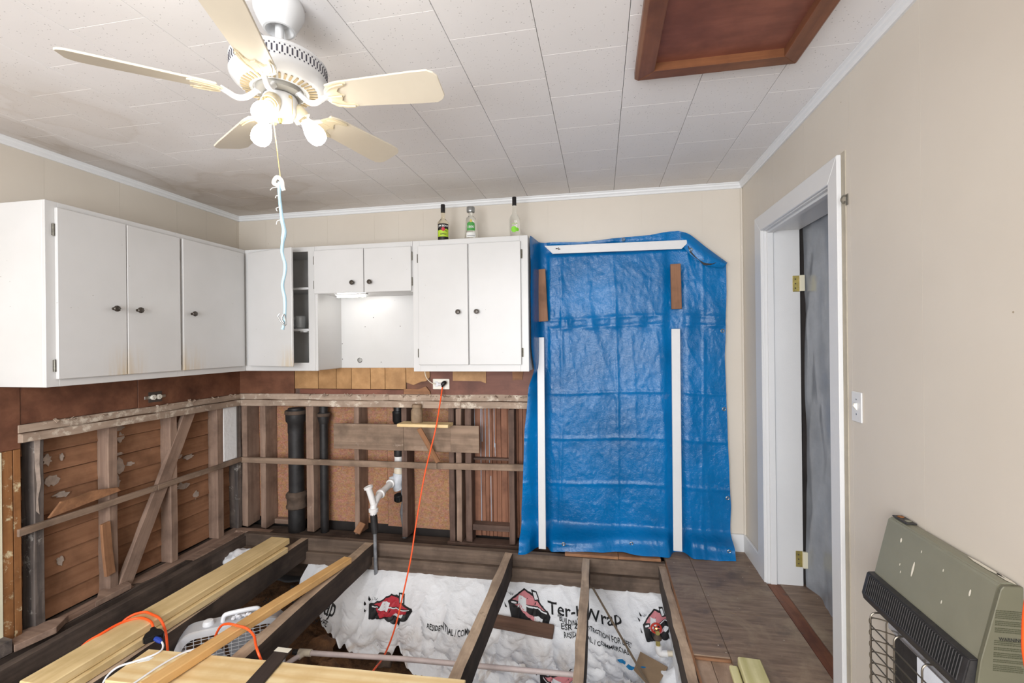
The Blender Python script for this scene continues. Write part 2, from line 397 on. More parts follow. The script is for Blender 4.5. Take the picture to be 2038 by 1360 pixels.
M['tarp'] = tarp_mat()
M['tarp_in'] = plain('black_tarp_underside', srgb(18,19,24), 0.4)
M['film'] = plain('grey_plastic_film', srgb(142,147,154), 0.22, var=0.2, vscale=5, bmp=0.6, bscale=9)
M['metal'] = plain('zinc_metal', srgb(170,170,168), 0.35, 1.0)
M['brass'] = plain('old_brass', srgb(196,180,110), 0.4, 0.8, var=0.3, vscale=40)
M['hinge'] = plain('painted_hinge', srgb(120,116,106), 0.45, 0.6, var=0.4, vscale=80)
M['knob'] = plain('cut_glass_knob', srgb(66,58,50), 0.25, 0.35, var=0.3, vscale=300)
M['chrome'] = plain('chrome', srgb(210,210,212), 0.15, 1.0)
M['iron'] = plain('cast_iron', srgb(48,46,46), 0.55, 0.2, var=0.45, vscale=14, bmp=0.3, bscale=40)
M['iron_rust'] = plain('rusty_cast_iron', srgb(92,76,64), 0.8, 0.1, var=0.4, vscale=18, bmp=0.4, bscale=40)
M['black_plastic'] = plain('black_plastic', srgb(26,26,27), 0.4)
M['pvc'] = plain('white_pvc', srgb(236,234,232), 0.3, var=0.05, vscale=10)
M['pvc_old'] = plain('cream_pvc', srgb(222,210,188), 0.4, var=0.15, vscale=10)
M['pvc_dirty'] = plain('dusty_pvc', srgb(216,200,196), 0.45, var=0.16, vscale=10)
M['lead'] = plain('grey_lead_pipe', srgb(150,152,156), 0.5, 0.5, var=0.35, vscale=20, bmp=0.3)
M['fan_white'] = plain('fan_white_enamel', srgb(214,215,216), 0.28)
M['blade'] = plain('yellowed_fan_blade', srgb(218,209,190), 0.32, var=0.06, vscale=4)
M['fan_cream'] = plain('yellowed_fan_metal', srgb(206,194,166), 0.3)
M['slot'] = plain('dark_slot', srgb(62,60,72), 0.7)
M['slot_tan'] = plain('tan_slot', srgb(170,152,118), 0.7)
def emit(name, col, s):
    m, t, b = nt(name); b.inputs['Base Color'].default_value = (0.8,0.8,0.8,1)
    b.inputs['Emission Color'].default_value = col; b.inputs['Emission Strength'].default_value = s; return m
M['bulb'] = emit('lit_bulb', (1.0, 0.93, 0.82, 1), BULB)
M['tube'] = emit('lit_tube', (1.0, 0.98, 0.94, 1), TUBE)
M['cord_orange'] = plain('orange_cord', srgb(255,92,32), 0.45)
M['cord_white'] = plain('white_cord', srgb(232,232,236), 0.4)
M['cord_cream'] = plain('cream_cord', srgb(226,216,196), 0.5)
M['plate'] = plain('ivory_plate', srgb(238,234,222), 0.35)
M['blue_plug'] = plain('blue_plug', srgb(30,60,150), 0.4)
M['ribbon'] = plain('pale_blue_ribbon', srgb(164,198,214), 0.6, var=0.15, vscale=20)
M['chain'] = plain('bead_chain', srgb(214,194,140), 0.3, 0.8)
M['box_white'] = plain('box_fan_white', srgb(232,234,238), 0.35)
M['box_grey'] = plain('box_fan_grey', srgb(190,192,198), 0.4)
M['heater'] = plain('olive_green_enamel', srgb(134,132,114), 0.38, 0.1, var=0.1, vscale=5)
M['heater_dark'] = plain('olive_end_panel', srgb(104,102,84), 0.45, 0.1, var=0.1, vscale=5)
M['heater_grill'] = plain('black_grille', srgb(62,60,60), 0.45, 0.3, var=0.3, vscale=60)
M['wire'] = plain('guard_wire', srgb(120,112,100), 0.35, 0.9)
M['ceramic'] = plain('white_ceramic', srgb(232,236,244), 0.7, bmp=0.2, bscale=200)
M['chip'] = plain('cream_paint_chip', srgb(222,216,200), 0.7)
M['brown_plank'] = wood('dark_brown_plank', srgb(120,92,76), srgb(92,70,58), 0.8)
M['warm_batten'] = wood('warm_brown_batten', srgb(158,116,88), srgb(126,90,68), 0.7)
M['card'] = plain('brown_cardboard', srgb(164,138,108), 0.8, var=0.12, vscale=14)
M['old_stick'] = plain('grey_rod', srgb(120,104,86), 0.7, var=0.3)
M['red_handle'] = plain('red_valve_handle', srgb(176,50,36), 0.45, var=0.3, vscale=60)
M['dust_glass'] = plain('dust_coated_glass', srgb(150,128,104), 0.7, var=0.3, vscale=30)
M['print_black'] = plain('black_print', srgb(22,22,24), 0.5)
M['print_red'] = plain('red_print', srgb(190,48,62), 0.5)
M['print_pink'] = plain('faded_red_print', srgb(214,136,142), 0.5)
M['print_white'] = plain('white_print', srgb(234,236,238), 0.5)
M['blue_mark'] = plain('blue_marking', srgb(24,130,190), 0.6)
M['concrete'] = plain('dark_foundation', srgb(52,47,45), 0.9, var=0.4, vscale=6, bmp=0.4, bscale=20)
M['foam'] = plain('white_filler', srgb(250,250,250), 0.6, var=0.04, vscale=20, bmp=1.0, bscale=30)
def glass_mat(name, col, rough=0.03):
    m, t, b = nt(name); b.inputs['Base Color'].default_value = col; b.inputs['Roughness'].default_value = rough
    b.inputs['Transmission Weight'].default_value = 0.82 if rough > 0.05 else 1.0; b.inputs['IOR'].default_value = 1.3; return m
M['glass'] = glass_mat('clear_bottle_glass', (0.94,0.96,0.95,1))
M['glass_y'] = glass_mat('pale_amber_glass', (0.95,0.90,0.76,1))
M['glass_mug'] = glass_mat('clear_mug_glass', (0.92,0.93,0.93,1), 0.06)
M['cap_black'] = plain('black_cap', srgb(24,22,24), 0.35)
M['cap_silver'] = plain('silver_cap', srgb(170,172,172), 0.3, 0.8)
M['lab_black'] = plain('label_black', srgb(26,18,18), 0.5)
M['lab_green'] = plain('label_green', srgb(70,150,70), 0.5)
M['lab_lime'] = plain('label_lime', srgb(176,206,56), 0.5)
M['lime'] = plain('lime_print', srgb(128,206,50), 0.5)
M['lab_white'] = plain('label_white', srgb(226,226,222), 0.5)
M['cream_trim'] = wood('chipped_cream_trim', srgb(168,118,74), srgb(132,88,54), 0.6, axis=2, gx=1.5, gy=18, wear=srgb(226,214,176), wamt=0.4)
M['cream_paint'] = plain('cream_paint', srgb(232,226,200), 0.5, var=0.06)
M['splinter'] = wood('split_wood', srgb(176,128,92), srgb(136,98,72), 0.7)
# ================================================================== STRUCTURE
XL, XR, YB, YF, ZT = -2.91, 0.945, 3.375, -2.0, 2.472
# ---- ceiling of 12-inch tiles
ceil = BX('ceiling', XL-0.2, XR+0.2, YF-0.2, YB+0.2, ZT+0.012, ZT+0.06, M['dark_gap']); tag(ceil, kind='structure')
P = 0.3048
g = G(); a, bb = P/2 - 0.0010, P/2 - 0.0001
g.prism([(-a, -bb), (a, -bb), (a, bb), (-a, bb)], lambda u, v, t: Vector((u, v, t)), 0.0, 0.011)
tile_me = g.mesh('ceiling_tile', M['ceil'], (0,0,0), bevel=0.0012, seg=1)
for k in range(-10, 3):
    y0 = 1.867 if k % 2 == 0 else 1.717
    for j in range(-3, 6):
        put('ceiling_tile', tile_me, (0.105 + P*(k+0.5), y0 + P*(j+0.5), ZT), ceil)
# the rest of the ceiling, behind the photographer
BX('ceiling_panel', XL-0.1, XR+0.1, YF-0.1, 0.80, ZT, ZT+0.011, M['ceil'], ceil)

# ---- painted panel walls (V-grooves cut in)
def grooved(name, axis, u0, u1, z0, z1, plane, back, seams, parent=None, mat=None):
    """vertical boards side by side with narrow recessed joints, one surface"""
    gg = G(); cuts = [u0] + [s for s in seams if u0 < s < u1] + [u1]
    for q0, q1 in zip(cuts, cuts[1:]):
        e = 0.0005
        if axis == 'x': gg.box(q0 + (e if q0 != u0 else 0), q1 - (e if q1 != u1 else 0), plane, back, z0, z1)
        else: gg.box(plane, back, q0 + (e if q0 != u0 else 0), q1 - (e if q1 != u1 else 0), z0, z1)
    d = (back-plane)*0.05
    if axis == 'x': gg.box(u0, u1, plane+d, back, z0, z1)
    else: gg.box(plane+d, back, u0, u1, z0, z1)
    return gg
rs = random.Random(3)
def seams(a, b):
    out, x = [], a
    while x < b:
        x += rs.choice([0.2, 0.25, 0.3, 0.4]); out.append(x)
    return out
sb = seams(XL, XR)
gg = grooved('', 'x', XL, -0.46, 1.225, ZT, YB, YB+0.02, sb)
gg2 = grooved('', 'x', -0.46, XR, -0.03, ZT, YB, YB+0.02, sb)
for src in (gg2,):
    tmp = bpy.data.meshes.new('tmp'); src.bm.to_mesh(tmp); gg.bm.from_mesh(tmp); src.bm.free()
wall_back = gg.build('wall_back', M['wall']); tag(wall_back, kind='structure')
sl = seams(YF, YB)
gg = grooved('', 'y', YF, YB, 1.225, ZT, XL, XL-0.02, sl)
gg.box(XL, XL-0.02, YF, 1.70, -0.1, 1.225)
wall_left = gg.build('wall_left', M['wall']); tag(wall_left, kind='structure')
# right wall with the doorway cut out
DY0, DY1, DZ = 2.13, 2.975, 2.065
gg = G()
for (a0, a1, z0, z1) in ((YF, DY0, -0.03, ZT), (DY1, YB, -0.03, ZT), (DY0, DY1, DZ, ZT)):
    q = grooved('', 'y', a0, a1, z0, z1, XR, XR+0.02, [s for s in sl])
    tmp = bpy.data.meshes.new('tmp'); q.bm.to_mesh(tmp); gg.bm.from_mesh(tmp); q.bm.free()
wall_right = gg.build('wall_right', M['wall']); tag(wall_right, kind='structure')
BX('wall_core', XR+0.022, XR+0.11, DY1+0.02, YB, -0.03, ZT, M['concrete'], wall_right)
BX('wall_core', XR+0.022, XR+0.11, YF, DY0-0.02, -0.03, ZT, M['concrete'], wall_right)
BX('wall_core', XR+0.022, XR+0.11, DY0-0.02, DY1+0.02, DZ+0.02, ZT, M['concrete'], wall_right)
# unseen wall behind the photographer, its opening made up for the fill light
gg = G(); gg.box(XL, -2.5, YF-0.02, YF, -0.1, ZT).box(0.7, XR, YF-0.02, YF, -0.1, ZT).box(-2.5, 0.7, YF-0.02, YF, 2.3, ZT)
wall_front = gg.build('wall_front', M['wall']); tag(wall_front, kind='structure')

# ---- crown moulding
def crown(name, pts, nrm):
    """profile swept between two points; nrm points into the room"""
    prof = [(0.0, 0.0), (0.009, 0.0), (0.012, 0.006), (0.012, 0.013), (0.019, 0.020), (0.021, 0.029), (0.027, 0.034), (0.027, 0.0395), (0.0, 0.0395)]
    gg = G(); nn = Vector(nrm); a, b = Vector(pts[0]), Vector(pts[1])
    A = [gg.bm.verts.new(a + nn*u + Vector((0,0,v))) for u, v in prof]; B = [gg.bm.verts.new(b + nn*u + Vector((0,0,v))) for u, v in prof]
    n = len(prof)
    for k in range(n): gg.face([A[k], A[(k+1)%n], B[(k+1)%n], B[k]])
    gg.face(A); gg.face(list(reversed(B)))
    o = gg.build(name, M['crown']); return tag(o, kind='structure')
crown('trim_1', ((XL, YB, ZT-0.040), (XR, YB, ZT-0.040)), (0,-1,0))
crown('trim_2', ((XR, YF, ZT-0.040), (XR, YB, ZT-0.040)), (-1,0,0))
crown('trim_3', ((XL, YF, ZT-0.040), (XL, YB, ZT-0.040)), (1,0,0))
tag(BX('trim_4', XR-0.014, XR, YB-0.014, YB, 0.11, ZT-0.04, M['wall'], bevel=0.004), kind='structure')
# baseboards
tag(BX('baseboard_back', 0.80, XR-0.016, YB-0.016, YB, -0.005, 0.115, M['white_paint'], bevel=0.003), kind='structure')
tag(BX('baseboard_right', XR-0.016, XR, 3.06, YB, -0.005, 0.115, M['white_paint'], bevel=0.003), kind='structure')

# ---- doorway
door = BX('door_1', XR+0.022, XR+0.188, DY1-0.017, DY1, -0.028, DZ, M['white_paint'], bevel=0.001); tag(door, kind='structure')   # far jamb
BX('jamb', XR+0.022, XR+0.188, DY0, DY0+0.017, -0.028, DZ, M['white_paint'], door)
BX('head_jamb', XR+0.022, XR+0.188, DY0+0.017, DY1-0.017, DZ-0.017, DZ, M['white_paint'], door)
BX('jamb_edge', XR-0.003, XR+0.022, DY1-0.017, DY1, -0.028, DZ, M['white_paint'], door)
BX('jamb_edge', XR-0.003, XR+0.022, DY0, DY0+0.017, -0.028, DZ, M['white_paint'], door)
BX('jamb_edge', XR-0.003, XR+0.022, DY0+0.017, DY1-0.017, DZ-0.017, DZ, M['white_paint'], door)
BX('door_stop', XR+0.012, XR+0.045, DY1-0.030, DY1-0.017, -0.028, DZ-0.017, M['white_paint'], door, 0.002)
BX('door_stop', XR+0.012, XR+0.045, DY0+0.017, DY1-0.030, DZ-0.030, DZ-0.017, M['white_paint'], door, 0.002)
ff = lambda u, v, t: Vector((XR-t, u, v))
CI, CO, CT = DY1-0.012, 3.072, 2.147
G().prism([(CI, -0.028), (CO, -0.028), (CO, CT), (CI, DZ-0.012)], ff, 0.0, 0.018).build('casing', M['white_paint'], door, 0.003, 1)
G().prism([(DY0+0.012, -0.028), (2.063, -0.028), (2.063, CT), (DY0+0.012, DZ-0.012)], ff, 0.0, 0.018).build('casing', M['white_paint'], door, 0.003, 1)
G().prism([(DY0+0.012, DZ-0.012), (2.063, CT), (CO, CT), (CI, DZ-0.012)], ff, 0.0, 0.018).build('casing', M['white_paint'], door, 0.003, 1)
tag(BX('trim_5', XR-0.003, XR, 2.032, 2.062, -0.028, CT+0.004, plain('bare_grey_wall_strip', srgb(176,168,152), 0.8, var=0.15, vscale=9)), kind='structure')
for zc, nm in ((1.737, 0), (0.152, 1)):
    h = BX('hinge', XR+0.148, XR+0.186, DY1-0.0215, DY1-0.017, zc-0.046, zc+0.046, M['brass'], door, 0.004)
    BX('hinge_leaf', XR+0.180, XR+0.206, DY1-0.040, DY1-0.0225, zc-0.045, zc+0.047, plain('chalky_hinge_%d' % nm, srgb(226,220,196), 0.5), h, 0.002)
    gg = G()
    for dz in (-0.026, 0.0, 0.026): gg.lathe([(0.004, 0), (0.004, 0.0015)], 8, (XR+0.162, DY1-0.0212, zc+dz), Matrix(((1,0,0),(0,0,-1),(0,1,0))))
    gg.build('hinge_screw', M['dark_gap'], h)
# grey plastic film hung behind the doorway
gg = G(); rows = []
NU, NV = 40, 90
for j in range(NV+1):
    z = -0.028 + 2.12*j/NV; row = []
    for i in range(NU+1):
        y = 1.98 + 0.976*i/NU
        d = 0.022*noise.noise((y*3.1, z*1.7, 2.0)) + 0.020*noise.noise((y*9, z*3.0, 5.0)) + 0.014*(1-abs(noise.noise((y*7+z*1.5, z*2.2, 15.0))))**5 + 0.02*sin((y+z*0.35)*16)*sstep(0.9, 0.0, z)
        row.append(gg.bm.verts.new((1.150 + d*0.6, y, z)))
    rows.append(row)
for A, B in zip(rows, rows[1:]):
    for i in range(NU): gg.face([A[i], A[i+1], B[i+1], B[i]])
film = gg.build('plastic_sheet', M['film'], smooth=True)
tag(film, 'dark grey plastic film hung across the open doorway on the right wall', 'sheet')
BX('doorway_light_block', 1.05, 1.27, 2.977, 3.02, -0.03, ZT, M['concrete'], wall_right)  # added unseen block, keeps sky light out of the gap beside the film
BX('doorway_light_block', 1.24, 1.27, 1.7, 3.2, -0.03, ZT, M['concrete'], wall_right)

# ---- floor on the right, opened up on the left
floor = BX('floor', 0.397, 1.22, -2.0, YB, -0.055, -0.034, M['sill_wood']); tag(floor, kind='structure')
fb = lambda n, x0, x1, y0, y1, z0, z1, m: BX(n, x0, x1, y0, y1, z0, z1, m, floor, 0.0015)
fb('floor_board', 0.399, 0.555, 2.232, YB, -0.016, 0.0, M['floor'])
fb('floor_board', 0.557, 0.935, 2.60, YB-0.016, -0.016, 0.0, M['floor'])
fb('floor_board', 0.557, 0.935, 1.95, 2.598, -0.016, 0.0005, M['floor'])
fb('floor_board', 0.557, 0.935, 1.2, 1.948, -0.016, 0.0, M['floor'])
fb('threshold_board', 0.937, 1.005, 2.06, 2.95, -0.018, -0.001, M['sill_red'])
fb('floor_board', 1.007, 1.22, 2.0, 3.1, -0.02, -0.003, M['floor'])
fb('subfloor_board', 0.399, 0.935, 2.232, YB, -0.034, -0.0165, M['subfloor'])
fb('subfloor_board', 0.399, 0.47, 1.2, 2.231, -0.034, -0.017, M['subfloor'])
fb('subfloor_board', 0.472, 0.935, 1.2, 2.231, -0.034, -0.0175, M['subfloor'])
fb('floor_edge', 0.400, 0.5555, 2.218, 2.2315, -0.016, -0.004, M['splinter'])
# floor under the photographer (not in view)
fb('floor_panel', XL, 0.396, -2.0, 1.35, -0.03, -0.002, M['floor'])
# joists
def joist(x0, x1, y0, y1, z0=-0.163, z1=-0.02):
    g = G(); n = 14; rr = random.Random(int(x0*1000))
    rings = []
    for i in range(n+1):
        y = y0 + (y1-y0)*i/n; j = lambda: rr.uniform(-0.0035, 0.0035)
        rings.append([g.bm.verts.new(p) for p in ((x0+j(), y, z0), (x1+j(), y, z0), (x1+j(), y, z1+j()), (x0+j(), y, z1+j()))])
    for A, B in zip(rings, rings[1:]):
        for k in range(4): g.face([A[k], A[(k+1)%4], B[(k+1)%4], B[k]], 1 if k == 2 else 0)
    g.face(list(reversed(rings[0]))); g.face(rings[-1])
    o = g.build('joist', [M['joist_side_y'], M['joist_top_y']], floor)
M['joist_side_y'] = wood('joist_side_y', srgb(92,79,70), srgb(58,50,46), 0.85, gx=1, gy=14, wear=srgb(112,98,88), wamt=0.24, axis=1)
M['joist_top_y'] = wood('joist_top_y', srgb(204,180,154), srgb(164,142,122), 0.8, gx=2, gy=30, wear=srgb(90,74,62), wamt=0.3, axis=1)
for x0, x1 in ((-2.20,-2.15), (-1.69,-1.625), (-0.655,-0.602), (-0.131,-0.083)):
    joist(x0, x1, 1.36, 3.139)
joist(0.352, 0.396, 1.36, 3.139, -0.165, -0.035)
g = G().box(0.3995, 0.3975, 1.36, 3.15, -0.034, -0.001); g.build('floor_edge', M['splinter'], floor)
# rim joist and ledger below the back wall, sill along the left wall
BX('rim_joist', -2.69, 0.397, 3.14, 3.19, -0.112, -0.02, M['rim_wood'], floor, 0.003)
BX('ledger', -2.69, 0.397, 3.115, 3.19, -0.205, -0.113, M['rim_wood'], floor, 0.003)
BX('sill_beam', -3.05, 0.40, 3.30, 3.50, -0.40, -0.10, M['sill_wood'], floor, 0.004)
board('rim_joist', (-2.70, 1.36, -0.11), (-2.70, 3.19, -0.11), 0.14, 0.05, M['sill_wood'], floor, up=(1,0,0), rough=0.004)
board('sill_beam', (-2.93, 1.36, -0.17), (-2.93, 3.30, -0.17), 0.18, 0.16, M['sill_wood'], floor, up=(1,0,0), rough=0.005)
board('sole_plate', (-2.915, 1.5, -0.085), (-2.915, 3.36, -0.085), 0.10, 0.02, M['stud'], floor, rough=0.003)
# foundation, raised behind the open walls to block light leaks; soil
gg = G().box(-3.3, 1.4, 3.56, 3.66, -0.9, 1.22).box(-3.3, -3.06, 1.2, 3.6, -0.9, 1.22).box(0.55, 0.7, 1.2, 3.6, -0.9, -0.06).box(-3.3, 0.6, 1.2, 1.3, -0.9, -0.04)
BXf = gg.build('foundation_and_light_block', M['concrete'], floor)
gg = G(); rows = []
for j in range(61):
    y = 1.25 + 2.3*j/60; row = []
    for i in range(91):
        x = -3.2 + 3.8*i/90
        z = -0.60 + 0.05*noise.noise((x*2.3, y*2.3, 0)) + 0.03*noise.noise((x*7, y*7, 3)) + 0.012*noise.noise((x*19, y*19, 6))
        z += 0.10*math.exp(-((x+1.75)**2 + (y-2.62)**2)/0.03) + 0.10*math.exp(-((x+1.02)**2 + (y-2.40)**2)/0.03)
        row.append(gg.bm.verts.new((x, y, z)))
    rows.append(row)
for A, B in zip(rows, rows[1:]):
    for i in range(90): gg.face([A[i], A[i+1], B[i+1], B[i]])
soil = gg.build('soil', M['dirt'], floor, smooth=True); soil['kind'] = 'stuff'

# ---- back wall below the cabinets: open studs
wb = wall_back
Z0, Z1 = -0.077, 0.925
def stud(x0, x1, mat, z0=Z0, z1=Z1, y0=3.386, y1=3.530):
    o = board('stud', ((x0+x1)/2, (y0+y1)/2, z0), ((x0+x1)/2, (y0+y1)/2, z1), x1-x0, y1-y0, mat, wb, up=(0,1,0), bevel=0.003, rough=0.002, ends=0.008)
for x0, x1, m in ((-2.915,-2.865,'stud'), (-2.743,-2.695,'stud'), (-2.326,-2.262,'stud'), (-1.908,-1.868,'stud'), (-1.512,-1.468,'stud_dark'),
                  (-1.133,-1.090,'stud_dark'), (-1.076,-1.034,'stud'), (-1.004,-0.956,'stud_dark'), (-0.672,-0.630,'stud_dark')):
    stud(x0, x1, M[m])
BX('osb_panel', -2.96, -1.7005, 3.535, 3.549, -0.04, 1.03, M['osb'], wb)
BX('osb_panel', -1.6985, -1.10, 3.535, 3.549, -0.055, 1.03, M['osb'], wb)
x = -1.09; rr = random.Random(5)
while x < -0.40:
    wdt = rr.choice([0.028, 0.034, 0.05])
    BX('bead_board', x, x+wdt-0.0025, 3.482+rr.uniform(0,0.006), 3.549, -0.06, 1.03, M['beadboard'], wb, 0.0015); x += wdt
gg = G()
for dx, z0, z1, m in ((-0.905,0.05,0.925,0), (-0.895,0.66,0.925,0), (-0.87,0.53,0.925,0), (-0.84,0.50,0.925,0), (-0.80,0.62,0.925,0), (-0.795,0.55,0.65,0), (-0.83,0.05,0.40,0), (-0.955,0.75,0.92,0)):
    pts = [(dx + 0.004*noise.noise((z0+k*0.13, dx*9, 0)), 3.4805, z0+(z1-z0)*k/6) for k in range(7)]
    gg.tube(pts, [0.0018+0.0012*rr.random() for _ in range(7)], 5)
dr = gg.build('paint_drip', plain('pale_paint_drip', srgb(186,196,208), 0.5), wb); dr['kind'] = 'stuff'
BX('blocking', -0.955, -0.673, 3.40, 3.48, 0.012, 0.055, M['stud_dark'], wb, 0.002)
BX('blocking', -0.955, -0.673, 3.44, 3.48, 0.53, 0.545, M['stud_dark'], wb, 0.002)
BX('sole_plate', -1.15, -0.35, 3.38, 3.49, -0.12, -0.08, M['stud_dark'], wb, 0.003)
BX('blocking', -2.69, -2.53, 3.48, 3.53, -0.075, -0.035, M['stud'], wb, 0.002)
# ledge of old boards with crusted paint
def crust(name, p0, p1, wdt, th, up, mat, parent):
    return board(name, p0, p1, wdt, th, mat, parent, up=up, bevel=0.0015, rough=0.003)
crust('ledge_board', (-2.91, 3.372, 1.000), (-1.60, 3.372, 1.004), 0.046, 0.022, (0,-1,0), M['ledge'], wb)
crust('ledge_board', (-1.60, 3.372, 1.004), (-0.46, 3.372, 1.010), 0.046, 0.022, (0,-1,0), M['ledge'], wb)
crust('ledge_board', (-2.88, 3.352, 0.951), (-1.02, 3.352, 0.957), 0.048, 0.036, (0,-1,0), M['ledge'], wb)
crust('ledge_board', (-1.018, 3.352, 0.957), (-0.46, 3.352, 0.960), 0.046, 0.036, (0,-1,0), M['ledge'], wb)
gg = G(); rr = random.Random(11)
for k in range(70):
    x = rr.uniform(-2.3, -0.48); z = 1.016 + 0.008*rr.random(); s = rr.uniform(0.008, 0.03)
    R = Euler((rr.uniform(-1,1), rr.uniform(-1,1), rr.uniform(0,6))).to_matrix()
    gg.obox((x, 3.358, z), (s, s*0.7, 0.003), R)
fl = gg.build('paint_flake', [M['ledge']], wb); fl['kind'] = 'stuff'
# thin rail nailed across the studs
board('nailing_rail', (-2.905, 3.374, 0.477), (-1.22, 3.374, 0.490), 0.045, 0.022, M['plank'], wb, up=(0,-1,0), rough=0.002)
board('nailing_rail', (-1.218, 3.374, 0.490), (-0.50, 3.374, 0.503), 0.047, 0.022, M['plank'], wb, up=(0,-1,0), rough=0.002)
# wide backing planks
board('backing_plank', (-2.068, 3.373, 0.695), (-1.483, 3.373, 0.697), 0.198, 0.022, M['plank'], wb, up=(0,-1,0), rough=0.002)
board('backing_plank', (-1.481, 3.373, 0.697), (-1.10, 3.373, 0.699), 0.197, 0.022, M['plank'], wb, up=(0,-1,0), rough=0.002)
board('backing_plank', (-1.104, 3.353, 0.702), (-0.885, 3.353, 0.703), 0.200, 0.016, M['plank'], wb, up=(0,-1,0), rough=0.002)
# strip of wall finish between ledge and cabinets
BX('hardboard_panel', -2.91, -2.412, 3.366, 3.384, 1.024, 1.25, M['hardboard'], wb)
cuts = [-2.410, -2.201, -2.044, -1.915, -1.754, -1.632, -1.462]
for a, b2 in zip(cuts, cuts[1:]): BX('panelling_board', a+0.002, b2-0.002, 3.368, 3.384, 1.066, 1.25, M['tan_panel'], wb, 0.0015)
BX('panel_light_block', -2.42, -1.44, 3.385, 3.40, 1.02, 1.25, M['stud_dark'], wb)  # added dark board, stops outside light showing through the panelling joint
BX('hardboard_panel', -2.36, -1.48, 3.362, 3.384, 1.027, 1.063, M['hardboard_red'], wb, 0.001)
gg = G(); gg.prism([(-1.458,1.25),(-1.458,1.12),(-1.40,1.10),(-1.34,1.125),(-1.30,1.13),(-1.27,1.16),(-1.27,1.25)], lambda u,v,t: Vector((u,t,v)), 3.366, 3.380)
gg.build('torn_panelling', M['tan_panel'], wb)
gg = G(); gg.prism([(-1.478,1.03),(-1.478,1.07),(-1.36,1.068),(-1.30,1.09),(-1.27,1.055),(-1.262,1.03)], lambda u,v,t: Vector((u,t,v)), 3.362, 3.380)
gg.build('torn_panelling', M['splinter'], wb)
BX('hardboard_panel', -1.458, -1.262, 3.378, 3.39, 1.02, 1.25, M['hardboard'], wb)
BX('hardboard_panel', -1.26, -0.46, 3.366, 3.39, 1.027, 1.25, M['hardboard_red'], wb)
gg = G(); gg.prism([(-1.085,1.25),(-1.085,1.135),(-0.87,1.132),(-0.83,1.117),(-0.83,1.25)], lambda u,v,t: Vector((u,t,v)), 3.358, 3.366)
gg.build('torn_panelling', M['tan_panel'], wb)
gg = G(); gg.prism([(-0.635,1.25),(-0.63,1.14),(-0.56,1.145),(-0.545,1.25)], lambda u,v,t: Vector((u,t,v)), 3.358, 3.366)
gg.build('torn_panelling', M['splinter'], wb)

# ---- left wall below the cabinets
wl = wall_left
def yb(name, y0, y1, x0, x1, z0, z1, mat, bv=0.002): return BX(name, x0, x1, y0, y1, z0, z1, mat, wl, bv)
zz = [1.075, 0.960, 0.845, 0.730, 0.615, 0.500, 0.385, 0.270, 0.155, 0.040, -0.070]
rr = random.Random(8)
for a, b2 in zip(zz, zz[1:]):
    t = rr.uniform(-0.002, 0.003)
    gg = G(); gg.hexa([(-3.016+t, 1.60, b2+0.002), (-2.994+t, 1.60, b2+0.002), (-2.994+t, 3.50, b2+0.002), (-3.016+t, 3.50, b2+0.002),
                       (-3.024, 1.60, a-0.004), (-3.010+t, 1.60, a-0.004), (-3.010+t, 3.50, a-0.004), (-3.024, 3.50, a-0.004)])
    gg.build('siding_board', M['siding'], wl)
for y0, y1, m in ((1.943,1.990,'stud_painted'), (2.322,2.376,'stud'), (2.735,2.789,'stud'), (3.135,3.197,'stud'), (3.34,3.385,'stud_painted')):
    board('stud', (-2.957, (y0+y1)/2, Z0), (-2.957, (y0+y1)/2, 0.93), y1-y0, 0.084, M[m], wl, up=(1,0,0), bevel=0.003, rough=0.002)
yb('filler_patch', 3.196, 3.338, -2.952, -2.914, 0.50, 0.925, M['foam'], 0.006)
# let-in diagonal brace
board('diagonal_brace', (-2.9265, 2.90, 0.945), (-2.9265, 2.41, -0.073), 0.088, 0.030, M['stud'], wl, up=(1,0,0), rough=0.002)
board('nailing_rail', (-2.905, 1.865, 0.479), (-2.905, 2.62, 0.479), 0.036, 0.022, M['plank'], wl, up=(1,0,0), rough=0.002)
board('nailing_rail', (-2.905, 2.622, 0.479), (-2.905, 3.372, 0.482), 0.036, 0.022, M['plank'], wl, up=(1,0,0), rough=0.002)
gg = G(); gg.prism([(2.00,0.507),(2.06,0.575),(2.22,0.585),(2.36,0.560),(2.38,0.535),(2.20,0.522)], lambda u,v,t: Vector((t,u,v)), -2.912, -2.898)
gg.build('split_board', M['splinter'], wl)
board('short_board', (-2.906, 2.318, 0.05), (-2.906, 2.290, 0.37), 0.052, 0.018, M['splinter'], wl, up=(1,0,0), rough=0.002)
board('ledge_board', (-2.908, 1.87, 1.004), (-2.908, 3.372, 0.998), 0.042, 0.020, M['ledge'], wl, up=(1,0,0), rough=0.003)
board('ledge_board', (-2.892, 1.87, 0.958), (-2.892, 2.62, 0.954), 0.044, 0.034, M['ledge'], wl, up=(1,0,0), rough=0.003)
board('ledge_board', (-2.892, 2.622, 0.954), (-2.892, 3.334, 0.951), 0.044, 0.034, M['ledge'], wl, up=(1,0,0), rough=0.003)
gg = G(); rr = random.Random(21)
for k in range(34):
    y = rr.uniform(1.95, 3.3); s = rr.uniform(0.008, 0.028)
    R = Euler((rr.uniform(-1,1), rr.uniform(-1,1), rr.uniform(0,6))).to_matrix()
    gg.obox((-2.897, y, 1.012+0.012*rr.random()), (s*0.7, s, 0.003), R)
fl = gg.build('paint_flake', M['ledge'], wl); fl['kind'] = 'stuff'
yb('hardboard_panel', 1.885, 2.50, -2.93, -2.908, 1.026, 1.25, M['hardboard_y'] if 'hardboard_y' in M else M['hardboard'])
yb('hardboard_panel', 2.503, 3.372, -2.93, -2.908, 1.022, 1.25, M['hardboard'])
yb('hardboard_panel', 1.70, 1.882, -2.925, -2.904, 0.905, 1.25, M['hardboard'])
